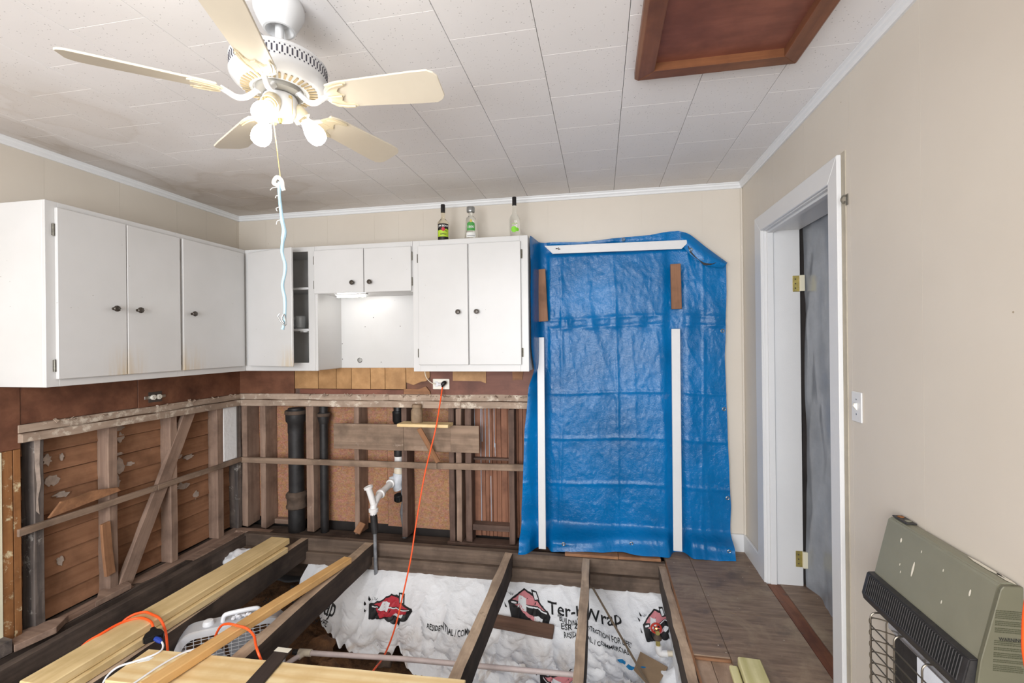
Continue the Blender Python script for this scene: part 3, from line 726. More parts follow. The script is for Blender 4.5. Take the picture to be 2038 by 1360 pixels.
# stripped casing at the far left
yb('casing_board', 1.853, 1.884, -2.935, -2.908, -0.10, 0.903, M['cream_trim'])
yb('casing_board', 1.806, 1.849, -2.935, -2.906, -0.10, 0.903, M['cream_trim'])
yb('casing_board', 1.72, 1.804, -2.935, -2.902, -0.12, 0.903, M['cream_paint'])
# pale paint smeared on the siding
gg = G(); rr = random.Random(31)
for cy, cz, ry, rz in ((2.06,0.80,0.030,0.035),(2.13,0.80,0.012,0.02),(2.08,0.68,0.045,0.035),(2.13,0.585,0.05,0.022),(2.44,0.90,0.05,0.02),(2.46,0.84,0.025,0.04),(2.44,0.74,0.05,0.012),(2.44,0.655,0.045,0.06),(2.43,0.57,0.03,0.05),(2.52,0.66,0.03,0.02),(2.12,0.22,0.02,0.03),(2.86,0.62,0.05,0.02),(2.95,0.60,0.06,0.02),(2.90,0.40,0.06,0.03),(3.02,0.30,0.03,0.03)):
    n = 14; poly = [(cy + ry*cos(2*pi*k/n)*rr.uniform(0.45,1.15), cz + rz*sin(2*pi*k/n)*rr.uniform(0.45,1.15)) for k in range(n)]
    gg.prism(poly, lambda u, v, t: Vector((t, u, v)), -2.999, -2.9915 - rr.uniform(0, 0.0012))
gg.prism([(1.946,0.93),(1.972,0.93),(1.968,0.80),(1.974,0.70),(1.960,0.62),(1.966,0.54),(1.952,0.56),(1.956,0.70),(1.948,0.80)], lambda u, v, t: Vector((t, u, v)), -2.9160, -2.9125)
sm = gg.build('paint_smear', plain('pale_paint_smear', srgb(186,170,158), 0.6, var=0.3, vscale=25), wl); sm['kind'] = 'stuff'
# scraps of sole plate
f2 = lambda u, v, t: Vector((u, v, t))
G().prism([(-2.85,2.19),(-2.85,2.40),(-2.905,2.42),(-2.965,2.30)], f2, -0.072, -0.040).build('sole_plate_scrap', M['stud'], wl, 0.002, 1)
G().prism([(-2.83,1.80),(-2.80,1.96),(-2.86,2.06),(-2.91,2.00),(-2.96,1.86)], f2, -0.072, -0.038).build('sole_plate_scrap', M['stud'], wl, 0.002, 1)
G().prism([(-2.84,1.74),(-2.84,1.80),(-2.93,1.81),(-2.95,1.74)], f2, -0.072, -0.005).build('sole_plate_scrap', M['stud_painted'], wl, 0.002, 1)
# torn felt hanging over the sill
gg = G(); rr = random.Random(2); ys = [2.78 + 0.56*k/26 for k in range(27)]
top = [gg.bm.verts.new((-2.86 + 0.004*rr.random(), y, -0.071)) for y in ys]
mid = [gg.bm.verts.new((-2.80 + 0.012*rr.random(), y, -0.068)) for y in ys]
low = [gg.bm.verts.new((-2.775 + 0.012*rr.random(), y, -0.085 - 0.055*rr.random()*(1 if k % 2 else 0.2))) for k, y in enumerate(ys)]
for A, B in ((top, mid), (mid, low)):
    for k in range(26): gg.face([A[k], A[k+1], B[k+1], B[k]])
gg.build('torn_underlay', M['stud'], wl)
gg = G(); rr = random.Random(4); xs = [-2.88 + 0.30*k/14 for k in range(15)]
top = [gg.bm.verts.new((x, 3.33, -0.06)) for x in xs]; mid = [gg.bm.verts.new((x, 3.27+0.015*rr.random(), -0.062)) for x in xs]
low = [gg.bm.verts.new((x, 3.24+0.01*rr.random(), -0.075-0.05*rr.random()*(k % 2))) for k, x in enumerate(xs)]
for A, B in ((top, mid), (mid, low)):
    for k in range(14): gg.face([A[k], A[k+1], B[k+1], B[k]])
gg.build('torn_underlay', M['stud'], wb)
# threshold under the tarp
board('threshold_plank', (-0.25, 3.22, -0.010), (0.10, 3.225, -0.010), 0.14, 0.018, M['splinter'], floor)
board('threshold_plank', (0.102, 3.225, -0.010), (0.37, 3.23, -0.010), 0.13, 0.018, M['splinter'], floor)
# ================================================================== OBJECTS
RY = Matrix(((1,0,0),(0,0,-1),(0,1,0)))      # lathe axis -> -Y
RXp = Matrix(((0,0,1),(0,1,0),(-1,0,0)))     # lathe axis -> +X
RXm = Matrix(((0,0,-1),(0,1,0),(1,0,0)))     # lathe axis -> -X
g = G(); g.lathe([(0.0085,0),(0.0085,0.003),(0.004,0.006),(0.004,0.014),(0.010,0.018),(0.0165,0.021),(0.0175,0.027),(0.014,0.032),(0.006,0.034)], 16)
for k in range(8):
    a = 2*pi*k/8; g.obox((0.012*cos(a), 0.012*sin(a), 0.031), (0.007,0.004,0.005), Matrix.Rotation(a, 3, 'Z'))
knob_me = g.mesh('knob', M['knob'], (0,0,0), smooth=True)
def knob(loc, parent, R):
    o = put('knob', knob_me, loc, parent, R.to_euler()); o.scale = (0.95, 0.95, 1.0); return o
def hinge(loc, parent, axis):
    g = G(); x, y, z = loc
    if axis == 'x': g.box(x-0.006, x+0.006, y-0.004, y, z-0.028, z+0.028); g.tube([(x, y-0.004, z-0.03), (x, y-0.004, z+0.03)], 0.004, 6)
    else: g.box(x, x+0.004, y-0.006, y+0.006, z-0.028, z+0.028); g.tube([(x+0.004, y, z-0.03), (x+0.004, y, z+0.03)], 0.004, 6)
    return g.build('hinge', M['hinge'], parent)
CZ0, CZ1 = 1.228, 2.122
# ---- left cabinet: two paired doors and a single door
t = thing('wall_cabinet', 'white painted cabinet along the left wall with three stained doors', 'cabinet', (-2.74, 2.41, CZ0))
g = G()
FXA, FXB = -2.60, -2.582
g.box(XL+0.003, FXA, 1.775, 1.793, CZ0, CZ1)                 # end panel
g.box(XL+0.003, FXA, 1.793, 3.05, CZ0+0.006, CZ0+0.024)      # bottom
g.box(XL+0.003, FXA, 1.793, 3.05, CZ1-0.03, CZ1-0.014)       # top
g.box(XL+0.003, XL+0.010, 1.793, 3.05, CZ0+0.024, CZ1-0.03)   # back
g.build('carcass', M['cab'], t, 0.0015, 1)
g = G()
g.box(FXA, FXB, 1.775, 1.83, CZ0, CZ1); g.box(FXA, FXB, 2.475, 2.518, CZ0, CZ1); g.box(FXA, FXB, 3.012, 3.066, CZ0, CZ1)
for a, b2 in ((1.83, 2.475), (2.518, 3.012)):
    g.box(FXA, FXB, a, b2, CZ0, CZ0+0.045); g.box(FXA, FXB, a, b2, CZ1-0.045, CZ1)
g.build('face_frame', M['cab'], t, 0.0012, 1)
for y0, y1, mt, ky in ((1.814, 2.150, 'cab_y+', 2.076), (2.155, 2.487, 'cab_y-', 2.208), (2.507, 3.022, 'cab_y-', 2.567)):
    d = BX('door', FXB+0.0008, FXB+0.018, y0, y1, 1.264, 2.092 if y0 > 1.9 else 2.094, M[mt], t, 0.0025)
    knob((FXB+0.018, ky, 1.622), d, RXp)
    hy = y0-0.006 if y0 < 1.9 else y1+0.006
    for z in (1.33, 1.985): hinge((FXB+0.001, hy, z), d, 'y')
# ---- corner cabinet with its door ajar
t = thing('corner_cabinet', 'white corner cabinet with its door ajar showing two shelves inside', 'cabinet', (-2.28, 3.21, CZ0))
FYA, FYB = 3.068, 3.05
CX1 = -2.012
g = G()
g.box(CX1-0.018, CX1, FYA, YB-0.003, CZ0, CZ1); g.box(-2.895, CX1-0.018, FYA+0.006, YB-0.003, CZ0+0.006, CZ0+0.024)
g.box(-2.895, CX1-0.018, FYA+0.006, YB-0.003, CZ1-0.03, CZ1-0.014)
g.build('carcass', M['cab'], t, 0.0015, 1)
BX('cabinet_back', -2.895, CX1-0.018, YB-0.012, YB-0.003, CZ0+0.024, CZ1-0.03, M['cab_in'], t)
BX('side_lining', CX1-0.021, CX1-0.0185, FYA+0.001, YB-0.013, CZ0+0.03, CZ1-0.03, M['cab_in'], t)
g = G(); g.box(-2.581, -2.535, FYB, FYA, CZ0, CZ1); g.box(-2.064, CX1, FYB, FYA, CZ0, CZ1)
g.box(-2.535, -2.064, FYB, FYA, CZ0, CZ0+0.058); g.box(-2.535, -2.064, FYB, FYA, CZ1-0.034, CZ1)
g.build('face_frame', M['cab'], t, 0.0012, 1)
for z in (1.532, 1.833): BX('shelf', -2.89, CX1-0.022, FYA+0.002, YB-0.013, z-0.016, z, M['white_paint'], t, 0.001)
g = G(); g.box(-2.16,-2.10, 3.09,3.10, 1.508, 1.516); g.obox((-2.12,3.09,1.512), (0.02,0.01,0.008), Euler((0,0,0.5)).to_matrix()); g.build('shelf_clip', M['cab'], t)
a = atan2(2.918-3.042, 0.452); hx, hy = -2.540, 3.047
d0, d1 = Vector((hx, hy-0.010, 1.68)), Vector((hx+0.462*cos(a), hy-0.010+0.462*sin(a), 1.68))
d = board('door', d0, d1, 0.830, 0.017, M['cab_x+'], t, up=(-sin(a), cos(a), 0), bevel=0.0025)
for z in (1.33, 1.99): hinge((hx-0.004, FYB-0.0005, z), t, 'x')
# ---- short cabinet over the former range, with its niche
t = thing('short_cabinet', 'white short two-door cabinet above the lit range niche', 'cabinet', (-1.64, 3.21, CZ0))
NX0, NX1 = CX1+0.001, -1.265
g = G()
g.box(NX0, NX0+0.018, FYA, YB-0.003, CZ0+0.004, CZ1); g.box(NX1-0.004, NX1-0.001, FYA, YB-0.003, CZ0+0.004, CZ1)
g.box(NX0+0.018, NX1-0.004, FYA, YB-0.012, 1.783, 1.799); g.box(NX0+0.018, NX1-0.004, FYA, YB-0.012, CZ1-0.03, CZ1-0.014)
g.build('carcass', M['cab'], t, 0.001, 1)
BX('niche_back', NX0+0.018, NX1-0.004, YB-0.012, YB-0.003, CZ0+0.004, CZ1-0.03, M['cab'], t, 0.001)
g = G(); g.box(NX0, NX0+0.02, FYB, FYA, CZ0, CZ1); g.box(NX1-0.012, NX1-0.001, FYB, FYA, 1.775, CZ1)
g.box(NX0+0.02, NX1-0.012, FYB, FYA, CZ1-0.045, CZ1); g.box(NX0+0.02, NX1-0.012, FYB, FYA, 1.778, 1.80)
g.build('face_frame', M['cab'], t, 0.001, 1)
for x0, x1, kx, z1 in ((-2.007, -1.624, -1.700, 2.089), (-1.619, -1.270, -1.568, 2.086)):
    d = BX('door', x0, x1, FYB-0.018, FYB-0.0008, 1.779, z1, M['cab'], t, 0.0025)
    knob((kx, FYB-0.018, 1.848), d, RY)
    hxx = x0-0.007 if x0 < -1.9 else x1+0.001
    for z in (1.845, 2.02): hinge((hxx, FYB-0.0005, z), d, 'x')
g = G().lathe([(0.020,0),(0.020,0.004),(0.017,0.006),(0.015,0.004),(0.002,0.005)], 24, (-1.837, YB-0.0125, 1.291), RY)
g.box(-1.843,-1.841, YB-0.018, YB-0.0165, 1.288,1.296).box(-1.833,-1.831, YB-0.018, YB-0.0165, 1.288,1.296)
g.build('round_cover', M['metal'], t, smooth=True)
g = G()
for x, z in ((-1.93,1.42),(-1.93,1.30),(-1.79,1.55),(-1.72,1.62),(-1.50,1.55),(-1.66,1.275)): g.lathe([(0.0035,0),(0.0035,0.001)], 8, (x if x > -1.92 else -1.985, YB-0.0122, z), RY)
s = g.build('screw_hole', M['dark_gap'], t); s['kind'] = 'stuff'
tl = thing('under_cabinet_light', 'glowing white tube light fixed under the short cabinet', 'light', (-1.76, 3.11, 1.765))
BX('fixture_housing', -1.88, -1.64, 3.090, 3.135, 1.7705, 1.782, M['white_paint'], tl, 0.002)
G().tube([(-1.87, 3.11, 1.762), (-1.65, 3.11, 1.762)], 0.006, 10).build('light_tube', M['tube'], tl, smooth=True)
# ---- right-hand cabinet with two tall doors
t = thing('tall_door_cabinet', 'white two-door wall cabinet at the right end, beside the blue tarp', 'cabinet', (-0.86, 3.21, CZ0))
DX0, DX1 = -1.2645, -0.462
g = G(); g.box(DX0, DX0+0.018, FYA, YB-0.003, CZ0, CZ1); g.box(DX1-0.018, DX1, FYA, YB-0.003, CZ0, CZ1)
g.box(DX0+0.018, DX1-0.018, FYA, YB-0.003, CZ0+0.006, CZ0+0.024); g.box(DX0+0.018, DX1-0.018, FYA, YB-0.003, CZ1-0.03, CZ1-0.014)
g.box(DX0+0.018, DX1-0.018, YB-0.010, YB-0.003, CZ0+0.024, CZ1-0.03)
g.build('carcass', M['cab'], t, 0.0015, 1)
g = G(); g.box(DX0, DX0+0.05, FYB, FYA, CZ0-0.004, CZ1); g.box(DX1-0.055, DX1, FYB, FYA, CZ0-0.004, CZ1); g.box(-0.885, -0.845, FYB, FYA, CZ0+0.045, CZ1-0.045)
g.box(DX0+0.05, DX1-0.055, FYB, FYA, CZ0-0.004, CZ0+0.045); g.box(DX0+0.05, DX1-0.055, FYB, FYA, CZ1-0.045, CZ1)
g.build('face_frame', M['cab'], t, 0.0012, 1)
for x0, x1, kx in ((-1.220, -0.8685, -0.933), (-0.8605, -0.509, -0.805)):
    d = BX('door', x0, x1, FYB-0.018, FYB-0.0008, 1.269, 2.084, M['cab'], t, 0.0025)
    knob((kx, FYB-0.018, 1.625), d, RY)
    hxx = x0-0.006 if x0 < -1 else x1+0.006
    for z in (1.35, 2.0): hinge((hxx, FYB-0.0005, z), d, 'x')

# ---- text / print helper: flat meshes mapped by a function
def text_polys(s, size=1.0):
    cu = bpy.data.curves.new('t', 'FONT'); cu.body = s; cu.size = size; cu.offset = 0.012*size; cu.resolution_u = 3
    o = bpy.data.objects.new('t', cu); C.objects.link(o)
    dg = bpy.context.evaluated_depsgraph_get(); dg.update()
    me = bpy.data.meshes.new_from_object(o.evaluated_get(dg))
    bm = bmesh.new(); bm.from_mesh(me); bpy.data.objects.remove(o); bpy.data.curves.remove(cu); bpy.data.meshes.remove(me)
    return bm
def poly_bm(polys):
    bm = bmesh.new()
    for p in polys: bm.faces.new([bm.verts.new((u, v, 0)) for u, v in p])
    return bm
def fine(bm, L):
    bmesh.ops.triangulate(bm, faces=bm.faces)
    for _ in range(5):
        es = [e for e in bm.edges if e.calc_length() > L]
        if not es: break
        bmesh.ops.subdivide_edges(bm, edges=es, cuts=1); bmesh.ops.triangulate(bm, faces=[f for f in bm.faces if len(f.verts) > 3])
    return bm
def printed(name, bm, fn, mat, parent, L=None):
    """fn(u,v)->3D point"""
    if L: fine(bm, L)
    for v in bm.verts: v.co = fn(v.co.x, v.co.y)
    g = G(); g.bm.free(); g.bm = bm
    xs = [v.co for v in bm.verts]; c = sum(xs, Vector())/len(xs)
    bmesh.ops.translate(bm, verts=bm.verts, vec=-c)
    me = bpy.data.meshes.new(name); bm.to_mesh(me); bm.free(); me.materials.append(mat)
    return put(name, me, c, parent)

# ---- three liquor bottles on the right cabinets
def cyl_map(cx, cy, z0, r, ang0=-pi/2):
    return lambda u, v: Vector((cx + r*cos(ang0 + u/r), cy + r*sin(ang0 + u/r), z0 + v))
BZ = CZ1-0.0135
def bottle(name, label, x, y, prof, gm, cap, capm, group='bottles on the cabinet top'):
    t = thing(name, label, 'bottle', (x, y, BZ), group)
    G().lathe(prof, 28, (x, y, BZ)).build('glass_body', gm, t, smooth=True)
    G().lathe(cap, 20, (x, y, BZ)).build('cap', capm, t, smooth=True)
    return t
bx, by = -1.083, 3.17
t = bottle('liquor_bottle', 'black-capped bottle with black and lime apple label, leftmost on cabinet', bx, by,
  [(0.036,0),(0.040,0.004),(0.040,0.150),(0.037,0.163),(0.026,0.176),(0.0165,0.186),(0.0145,0.200),(0.0145,0.236)], M['glass_y'],
  [(0.0155,0.232),(0.0155,0.284),(0.014,0.288)], M['cap_black'])
r = 0.0406; aim = atan2(-by, -bx)
mp = cyl_map(bx, by, BZ, r, aim)
W2 = 0.046
printed('label_panel', fine(poly_bm([[(-W2,0.030),(W2,0.030),(W2,0.146),(-W2,0.146)]]), 0.012), mp, M['lab_black'], t)
mp2 = cyl_map(bx, by, BZ, r+0.0006, aim)
printed('label_panel', fine(poly_bm([[(-0.043,0.054),(0.043,0.054),(0.043,0.104),(0.02,0.110),(0,0.094),(-0.02,0.102),(-0.043,0.098)]]), 0.012), mp2, M['lab_lime'], t)
mp3 = cyl_map(bx, by, BZ, r+0.0012, aim)
def centred(s, size, v0, mpf, mat, parent, du=0):
    bm = text_polys(s, size); xs = [v.co.x for v in bm.verts]; c = (min(xs)+max(xs))/2
    return printed('lettering', bm, lambda u, v: mpf(u-c+du, v+v0), mat, parent)
centred('JIM BEAM', 0.0185, 0.124, mp3, M['lab_white'], t); centred('APPLE', 0.017, 0.066, mp3, M['lab_black'], t)
printed('label_seal', fine(poly_bm([[(0.0125*cos(2*pi*k/16), 0.106+0.014*sin(2*pi*k/16)) for k in range(16)]]), 0.01), mp3, M['print_red'], t)
printed('label_leaf', poly_bm([[(0.010,0.100),(0.022,0.102),(0.030,0.092),(0.018,0.090)]]), mp3, M['lab_black'], t)
bx, by = -0.880, 3.17
t = bottle('liquor_bottle', 'flared clear bottle with wide silver stopper and green label', bx, by,
  [(0.046,0),(0.049,0.004),(0.046,0.05),(0.040,0.12),(0.0375,0.165),(0.034,0.178),(0.020,0.188),(0.0165,0.196),(0.0165,0.216)], M['glass'],
  [(0.020,0.2165),(0.028,0.2215),(0.0290,0.226),(0.0290,0.252),(0.026,0.257)], M['cap_silver'])
aim = atan2(-by, -bx)
def cone(extra): return lambda u, v: Vector((bx + (0.0490-0.0725*v+extra)*cos(aim+u/0.042), by + (0.0490-0.0725*v+extra)*sin(aim+u/0.042), BZ+v))
printed('label_panel', fine(poly_bm([[(-0.029,0.085),(0.029,0.085),(0.029,0.138),(0.012,0.138),(0,0.152),(-0.012,0.138),(-0.029,0.138)]]), 0.012), cone(0.0012), M['lab_green'], t)
printed('label_panel', fine(poly_bm([[(-0.031,0.038),(0.031,0.038),(0.031,0.072),(-0.031,0.072)]]), 0.012), cone(0.0012), M['lab_white'], t)
centred('1800', 0.023, 0.103, cone(0.002), M['lab_white'], t)
printed('label_rule', fine(poly_bm([[(-0.025,0.047),(0.025,0.047),(0.025,0.051),(-0.025,0.051)]]), 0.012), cone(0.002), plain('label_grey', srgb(150,150,150), 0.5), t)
printed('label_star', fine(poly_bm([[(-0.007,0.143),(0.007,0.143),(0.009,0.156),(0,0.164),(-0.009,0.156)]]), 0.01), cone(0.0014), plain('label_gold', srgb(200,180,90), 0.4), t)
bx, by = -0.570, 3.17
t = bottle('liquor_bottle', 'clear slim-necked bottle printed with green limes, rightmost on cabinet', bx, by,
  [(0.034,0),(0.0375,0.004),(0.0375,0.148),(0.034,0.160),(0.024,0.178),(0.0165,0.190),(0.0150,0.205),(0.0130,0.246)], M['glass'],
  [(0.0145,0.2465),(0.0145,0.302),(0.0135,0.306)], M['cap_black'])
aim = atan2(-by, -bx); mp = cyl_map(bx, by, BZ, 0.0381, aim); mp2 = cyl_map(bx, by, BZ, 0.0385, aim)
for cu, cv, rr_, mm in ((-0.004,0.078,0.021,mp),(0.020,0.076,0.013,mp2)):
    printed('lime_print', fine(poly_bm([[(cu+rr_*cos(2*pi*k/20), cv+rr_*sin(2*pi*k/20)) for k in range(20)]]), 0.012), mm, M['lime'], t)
printed('label_rule', fine(poly_bm([[(-0.018,0.112),(0.020,0.115),(0.020,0.121),(-0.018,0.118)]]), 0.012), mp, plain('label_sage', srgb(170,190,130), 0.5), t)
# ---- glass mugs on the lower shelf of the corner cabinet
for i, (mx, my) in enumerate(((-2.245, 3.17), (-2.178, 3.12), (-2.098, 3.19))):
    t = thing('glass_mug', ('clear glass mug in corner cabinet, nearest the ajar door', 'clear glass mug in corner cabinet, middle one with handle forward', 'clear glass mug in corner cabinet, half hidden by the frame')[i], 'mug', (mx, my, 1.5325), 'glass mugs in the corner cabinet')
    G().lathe([(0.030,0),(0.034,0.006),(0.036,0.05),(0.036,0.095),(0.0335,0.095),(0.0335,0.05),(0.031,0.012),(0.002,0.010)], 20, (mx, my, 1.5325), cap=False).build('glass_body', M['glass_mug'], t, smooth=True)
    a = (-2.0, -1.9, -0.6)[i]; u = Vector((cos(a), sin(a), 0))
    G().tube(spline([Vector((mx,my,1.5325)) + u*q + Vector((0,0,z)) for q, z in ((0.035,0.02),(0.055,0.028),(0.06,0.05),(0.053,0.073),(0.035,0.08))], 4), 0.005, 7).build('handle', M['glass_mug'], t, smooth=True)

# ---- ceiling fan
FX, FY = -0.964, 1.293
fan = thing('ceiling_fan', 'yellowed white five-blade ceiling fan with three bare lit bulbs', 'ceiling fan', (FX, FY, ZT))
G().lathe([(0.070,ZT-0.0005),(0.073,ZT-0.012),(0.073,ZT-0.028),(0.066,ZT-0.044),(0.058,ZT-0.060),(0.050,ZT-0.074),(0.046,ZT-0.082),(0.040,ZT-0.083),(0.036,ZT-0.080),(0.026,ZT-0.06)], 36, (FX,FY,0)).build('canopy', M['fan_white'], fan, smooth=True)
G().lathe([(0.0125,ZT-0.055),(0.0125,2.30)], 18, (FX,FY,0)).build('downrod', M['fan_white'], fan, smooth=True)
g = G().lathe([(0.020,2.326),(0.024,2.312),(0.070,2.308),(0.118,2.299),(0.133,2.290),(0.138,2.283),(0.1385,2.279),(0.1365,2.277),(0.1365,2.243),(0.1385,2.241),(0.1385,2.236),(0.132,2.224),(0.118,2.212),(0.112,2.208),(0.075,2.202),(0.072,2.206),(0.055,2.206),(0.050,2.200)], 64, (FX,FY,0))
motor = g.build('motor_housing', M['fan_white'], fan, smooth=True)
g = G()
for k in range(64):
    a = 2*pi*k/64; u = Vector((cos(a), sin(a), 0)); R = Matrix.Rotation(a, 3, 'Z')
    c = Vector((FX,FY,0)) + u*0.1366
    g.obox(c + Vector((0,0,2.260)), (0.0016,0.0042,0.019), R)
    c2 = Vector((FX,FY,0)) + Vector((cos(a+pi/64), sin(a+pi/64), 0))*0.1366
    for dz in (2.2735, 2.2465): g.obox(c2 + Vector((0,0,dz)), (0.0016,0.0038,0.0042), Matrix.Rotation(a+pi/64, 3, 'Z'))
v = g.build('vent_slot', M['slot'], motor); v['kind'] = 'stuff'
g = G()
for k in range(40):
    a = 2*pi*k/40; R = Matrix.Rotation(a, 3, 'Z') @ Matrix.Rotation(-radians(9), 3, 'Y')
    g.obox(Vector((FX,FY,2.2032)) + Vector((cos(a), sin(a), 0))*0.096, (0.024,0.006,0.003), R)
g.build('underside_slot', M['slot_tan'], motor)
G().lathe([(0.068,2.2065),(0.068,2.192),(0.055,2.186),(0.045,2.186)], 32, (FX,FY,0)).build('flywheel', plain('grey_flywheel', srgb(150,148,142), 0.5), fan, smooth=True)
BZF = 2.178
tilt = radians(15)
# blade in local coords: x along radius, y across (CCW side is the lower one)
def blade_poly():
    pts = [(0.165,-0.040),(0.20,-0.048),(0.30,-0.053),(0.44,-0.060),(0.485,-0.060),(0.502,-0.050),(0.511,-0.036),(0.513,0.036),(0.504,0.050),(0.487,0.060),(0.44,0.060),(0.30,0.053),(0.20,0.048),(0.165,0.040)]
    return pts
g = G(); g.prism(blade_poly(), lambda u,v,t: Vector((u, v, t)), -0.003, 0.003); blade_me = g.mesh('blade', M['blade'], (0,0,0), 0.001, 1)
g = G()
# ornate blade iron: flat scrolled plate under the blade root plus a curved arm to the motor
out = [(0.150,-0.010),(0.158,-0.026),(0.172,-0.040),(0.196,-0.047),(0.222,-0.050),(0.236,-0.044),(0.226,-0.036),(0.206,-0.030),(0.196,-0.018),(0.204,-0.006),(0.212,0.0),(0.204,0.006),(0.196,0.018),(0.206,0.030),(0.226,0.036),(0.236,0.044),(0.222,0.050),(0.196,0.047),(0.172,0.040),(0.158,0.026),(0.150,0.010)]
g.prism(out, lambda u,v,t: Vector((u, v, t)), -0.0075, -0.0032)
for sgn in (-1, 1):
    g.tube([(0.160, sgn*0.020, -0.0085), (0.180, sgn*0.034, -0.0085), (0.205, sgn*0.0405, -0.0085), (0.228, sgn*0.043, -0.0085)], 0.0028, 6)
g.tube([(0.152, 0, -0.008), (0.205, 0, -0.0085)], 0.003, 6)
iron_me = g.mesh('blade_iron', M['fan_cream'], (0,0,0), 0, 1)
g = G(); g.tube(spline([(0.062,0,0.010),(0.075,0,-0.004),(0.095,0,-0.020),(0.118,0,-0.024),(0.140,0,-0.014),(0.158,0,-0.0055)], 5), 0.0085, 10)
g.lathe([(0.009,0.004),(0.009,0.016),(0.004,0.019)], 10, (0.060,0,0))
arm_me = g.mesh('blade_arm', M['fan_white'], (0,0,0), 0, 1, True)
for k in range(5):
    a = radians(3 + 72*k)
    R = Matrix.Rotation(a, 3, 'Z') @ Matrix.Rotation(-tilt, 3, 'X')
    b = put('blade', blade_me, (FX,FY,BZF), fan, R.to_euler())
    put('blade_iron', iron_me, (FX,FY,BZF), fan, R.to_euler())
    put('blade_arm', arm_me, (FX,FY,BZF+0.004), fan, Matrix.Rotation(a, 3, 'Z').to_euler())
# light kit
kit = G().lathe([(0.030,2.190),(0.046,2.184),(0.050,2.176),(0.050,2.140),(0.047,2.128),(0.040,2.120),(0.012,2.117)], 36, (FX,FY,0)).build('light_kit', M['fan_white'], fan, smooth=True)
fin = G().tube([(FX,FY,2.117),(FX,FY,2.104)], [0.007,0.004], 10).build('finial', M['brass'], fan, smooth=True)
for az in (40, 160, 280):
    a = radians(az); dr = Vector((cos(a)*cos(radians(48)), sin(a)*cos(radians(48)), -sin(radians(48))))
    z = dr; xx = z.cross(Vector((0,0,1))).normalized(); yy = z.cross(xx); R = Matrix((xx, yy, z)).transposed()
    o = Vector((FX,FY,2.165)) + Vector((cos(a), sin(a), 0))*0.032
    so = G().lathe([(0.013,0.0),(0.020,0.008),(0.026,0.018),(0.0265,0.048),(0.0250,0.048),(0.0245,0.020),(0.017,0.016),(0.017,0.044),(0.013,0.044)], 24, o, R, cap=False).build('lamp_socket', M['fan_cream'], fan, smooth=True)
    G().lathe([(0.013,0.030),(0.013,0.050),(0.0135,0.054)], 20, o, R).build('bulb_base', M['metal'], so, smooth=True)
    G().lathe([(0.0132,0.0545),(0.016,0.064),(0.0235,0.078),(0.0285,0.092),(0.0300,0.104),(0.0282,0.116),(0.0225,0.127),(0.012,0.133),(0.002,0.1345)], 20, o, R).build('bulb', M['bulb'], so, smooth=True)
# pull chains
g = G(); p0 = Vector((FX+0.006, FY-0.044, 2.115)); p1 = Vector((-0.953, 1.276, 1.925))
g.tube([p0 + (p1-p0)*k/8 for k in range(9)], 0.0014, 6)
for k in range(46): g.lathe([(0.0004,-0.002),(0.0021,0),(0.0004,0.002)], 6, p0 + (p1-p0)*k/45)
g.build('pull_chain', M['chain'], fan)
g = G(); q0 = Vector((FX+0.048, FY-0.018, 2.168)); g.tube([q0, q0+Vector((0.008,-0.003,0)), q0+Vector((0.009,-0.004,-0.055))], 0.0012, 6)
g.lathe([(0.005,0),(0.005,0.006)], 10, q0+Vector((0,0,0)))
g.build('pull_chain', M['chain'], fan)
# ribbon tied to the chain, with a hook at the bottom
t = thing('pull_ribbon', 'pale blue frayed ribbon tied to the fan pull chain', 'ribbon', (-0.951, 1.276, 1.60))
pts = [(-0.956,1.275,1.916),(-0.957,1.275,1.88),(-0.955,1.276,1.85),(-0.949,1.276,1.80),(-0.942,1.276,1.765),(-0.948,1.277,1.735),(-0.950,1.276,1.70),(-0.941,1.277,1.665),(-0.942,1.276,1.635),(-0.950,1.276,1.60),(-0.944,1.277,1.565),(-0.942,1.276,1.535),(-0.944,1.276,1.505),(-0.946,1.277,1.485),(-0.951,1.275,1.466)]
rad = [0.005,0.0045,0.0050,0.006,0.007,0.005,0.0045,0.005,0.0045,0.0048,0.005,0.0045,0.0045,0.004,0.006]
sp = spline(pts, 4); rr2 = [rad[min(i//4, len(rad)-1)] for i in range(len(sp))]
G().tube(sp, rr2, 8).build('ribbon', M['ribbon'], t, smooth=True)
g = G(); g.tube(spline([(-0.957,1.275,1.905),(-0.972,1.27,1.912),(-0.962,1.272,1.93),(-0.950,1.277,1.92),(-0.944,1.273,1.90),(-0.941,1.275,1.888)], 4), 0.006, 7)
M['fray'] = plain('frayed_white_ribbon', srgb(226,222,216), 0.7)
g.build('knot', M['fray'], t, smooth=True); g = G()
for (a3, b3, c3) in (((-0.957,1.275,1.900),(-0.975,1.27,1.898),(-0.986,1.272,1.892)), ((-0.956,1.275,1.84),(-0.966,1.272,1.835),(-0.962,1.271,1.826)), ((-0.950,1.276,1.80),(-0.962,1.272,1.797),(-0.966,1.272,1.786)), ((-0.955,1.275,1.87),(-0.964,1.272,1.874),(-0.967,1.27,1.866))):
    g.tube(spline([a3,b3,c3], 4), 0.0012, 5)
s = g.build('frayed_thread', M['fray'], t, smooth=True); s['kind'] = 'stuff'
G().tube(spline([(-0.957,1.270,1.514),(-0.961,1.268,1.506),(-0.957,1.268,1.498),(-0.950,1.269,1.487),(-0.940,1.270,1.478),(-0.935,1.270,1.484),(-0.938,1.270,1.500),(-0.943,1.270,1.512),(-0.948,1.269,1.497),(-0.941,1.269,1.484)], 5), 0.0020, 7).build('hook', M['metal'], t, smooth=True)

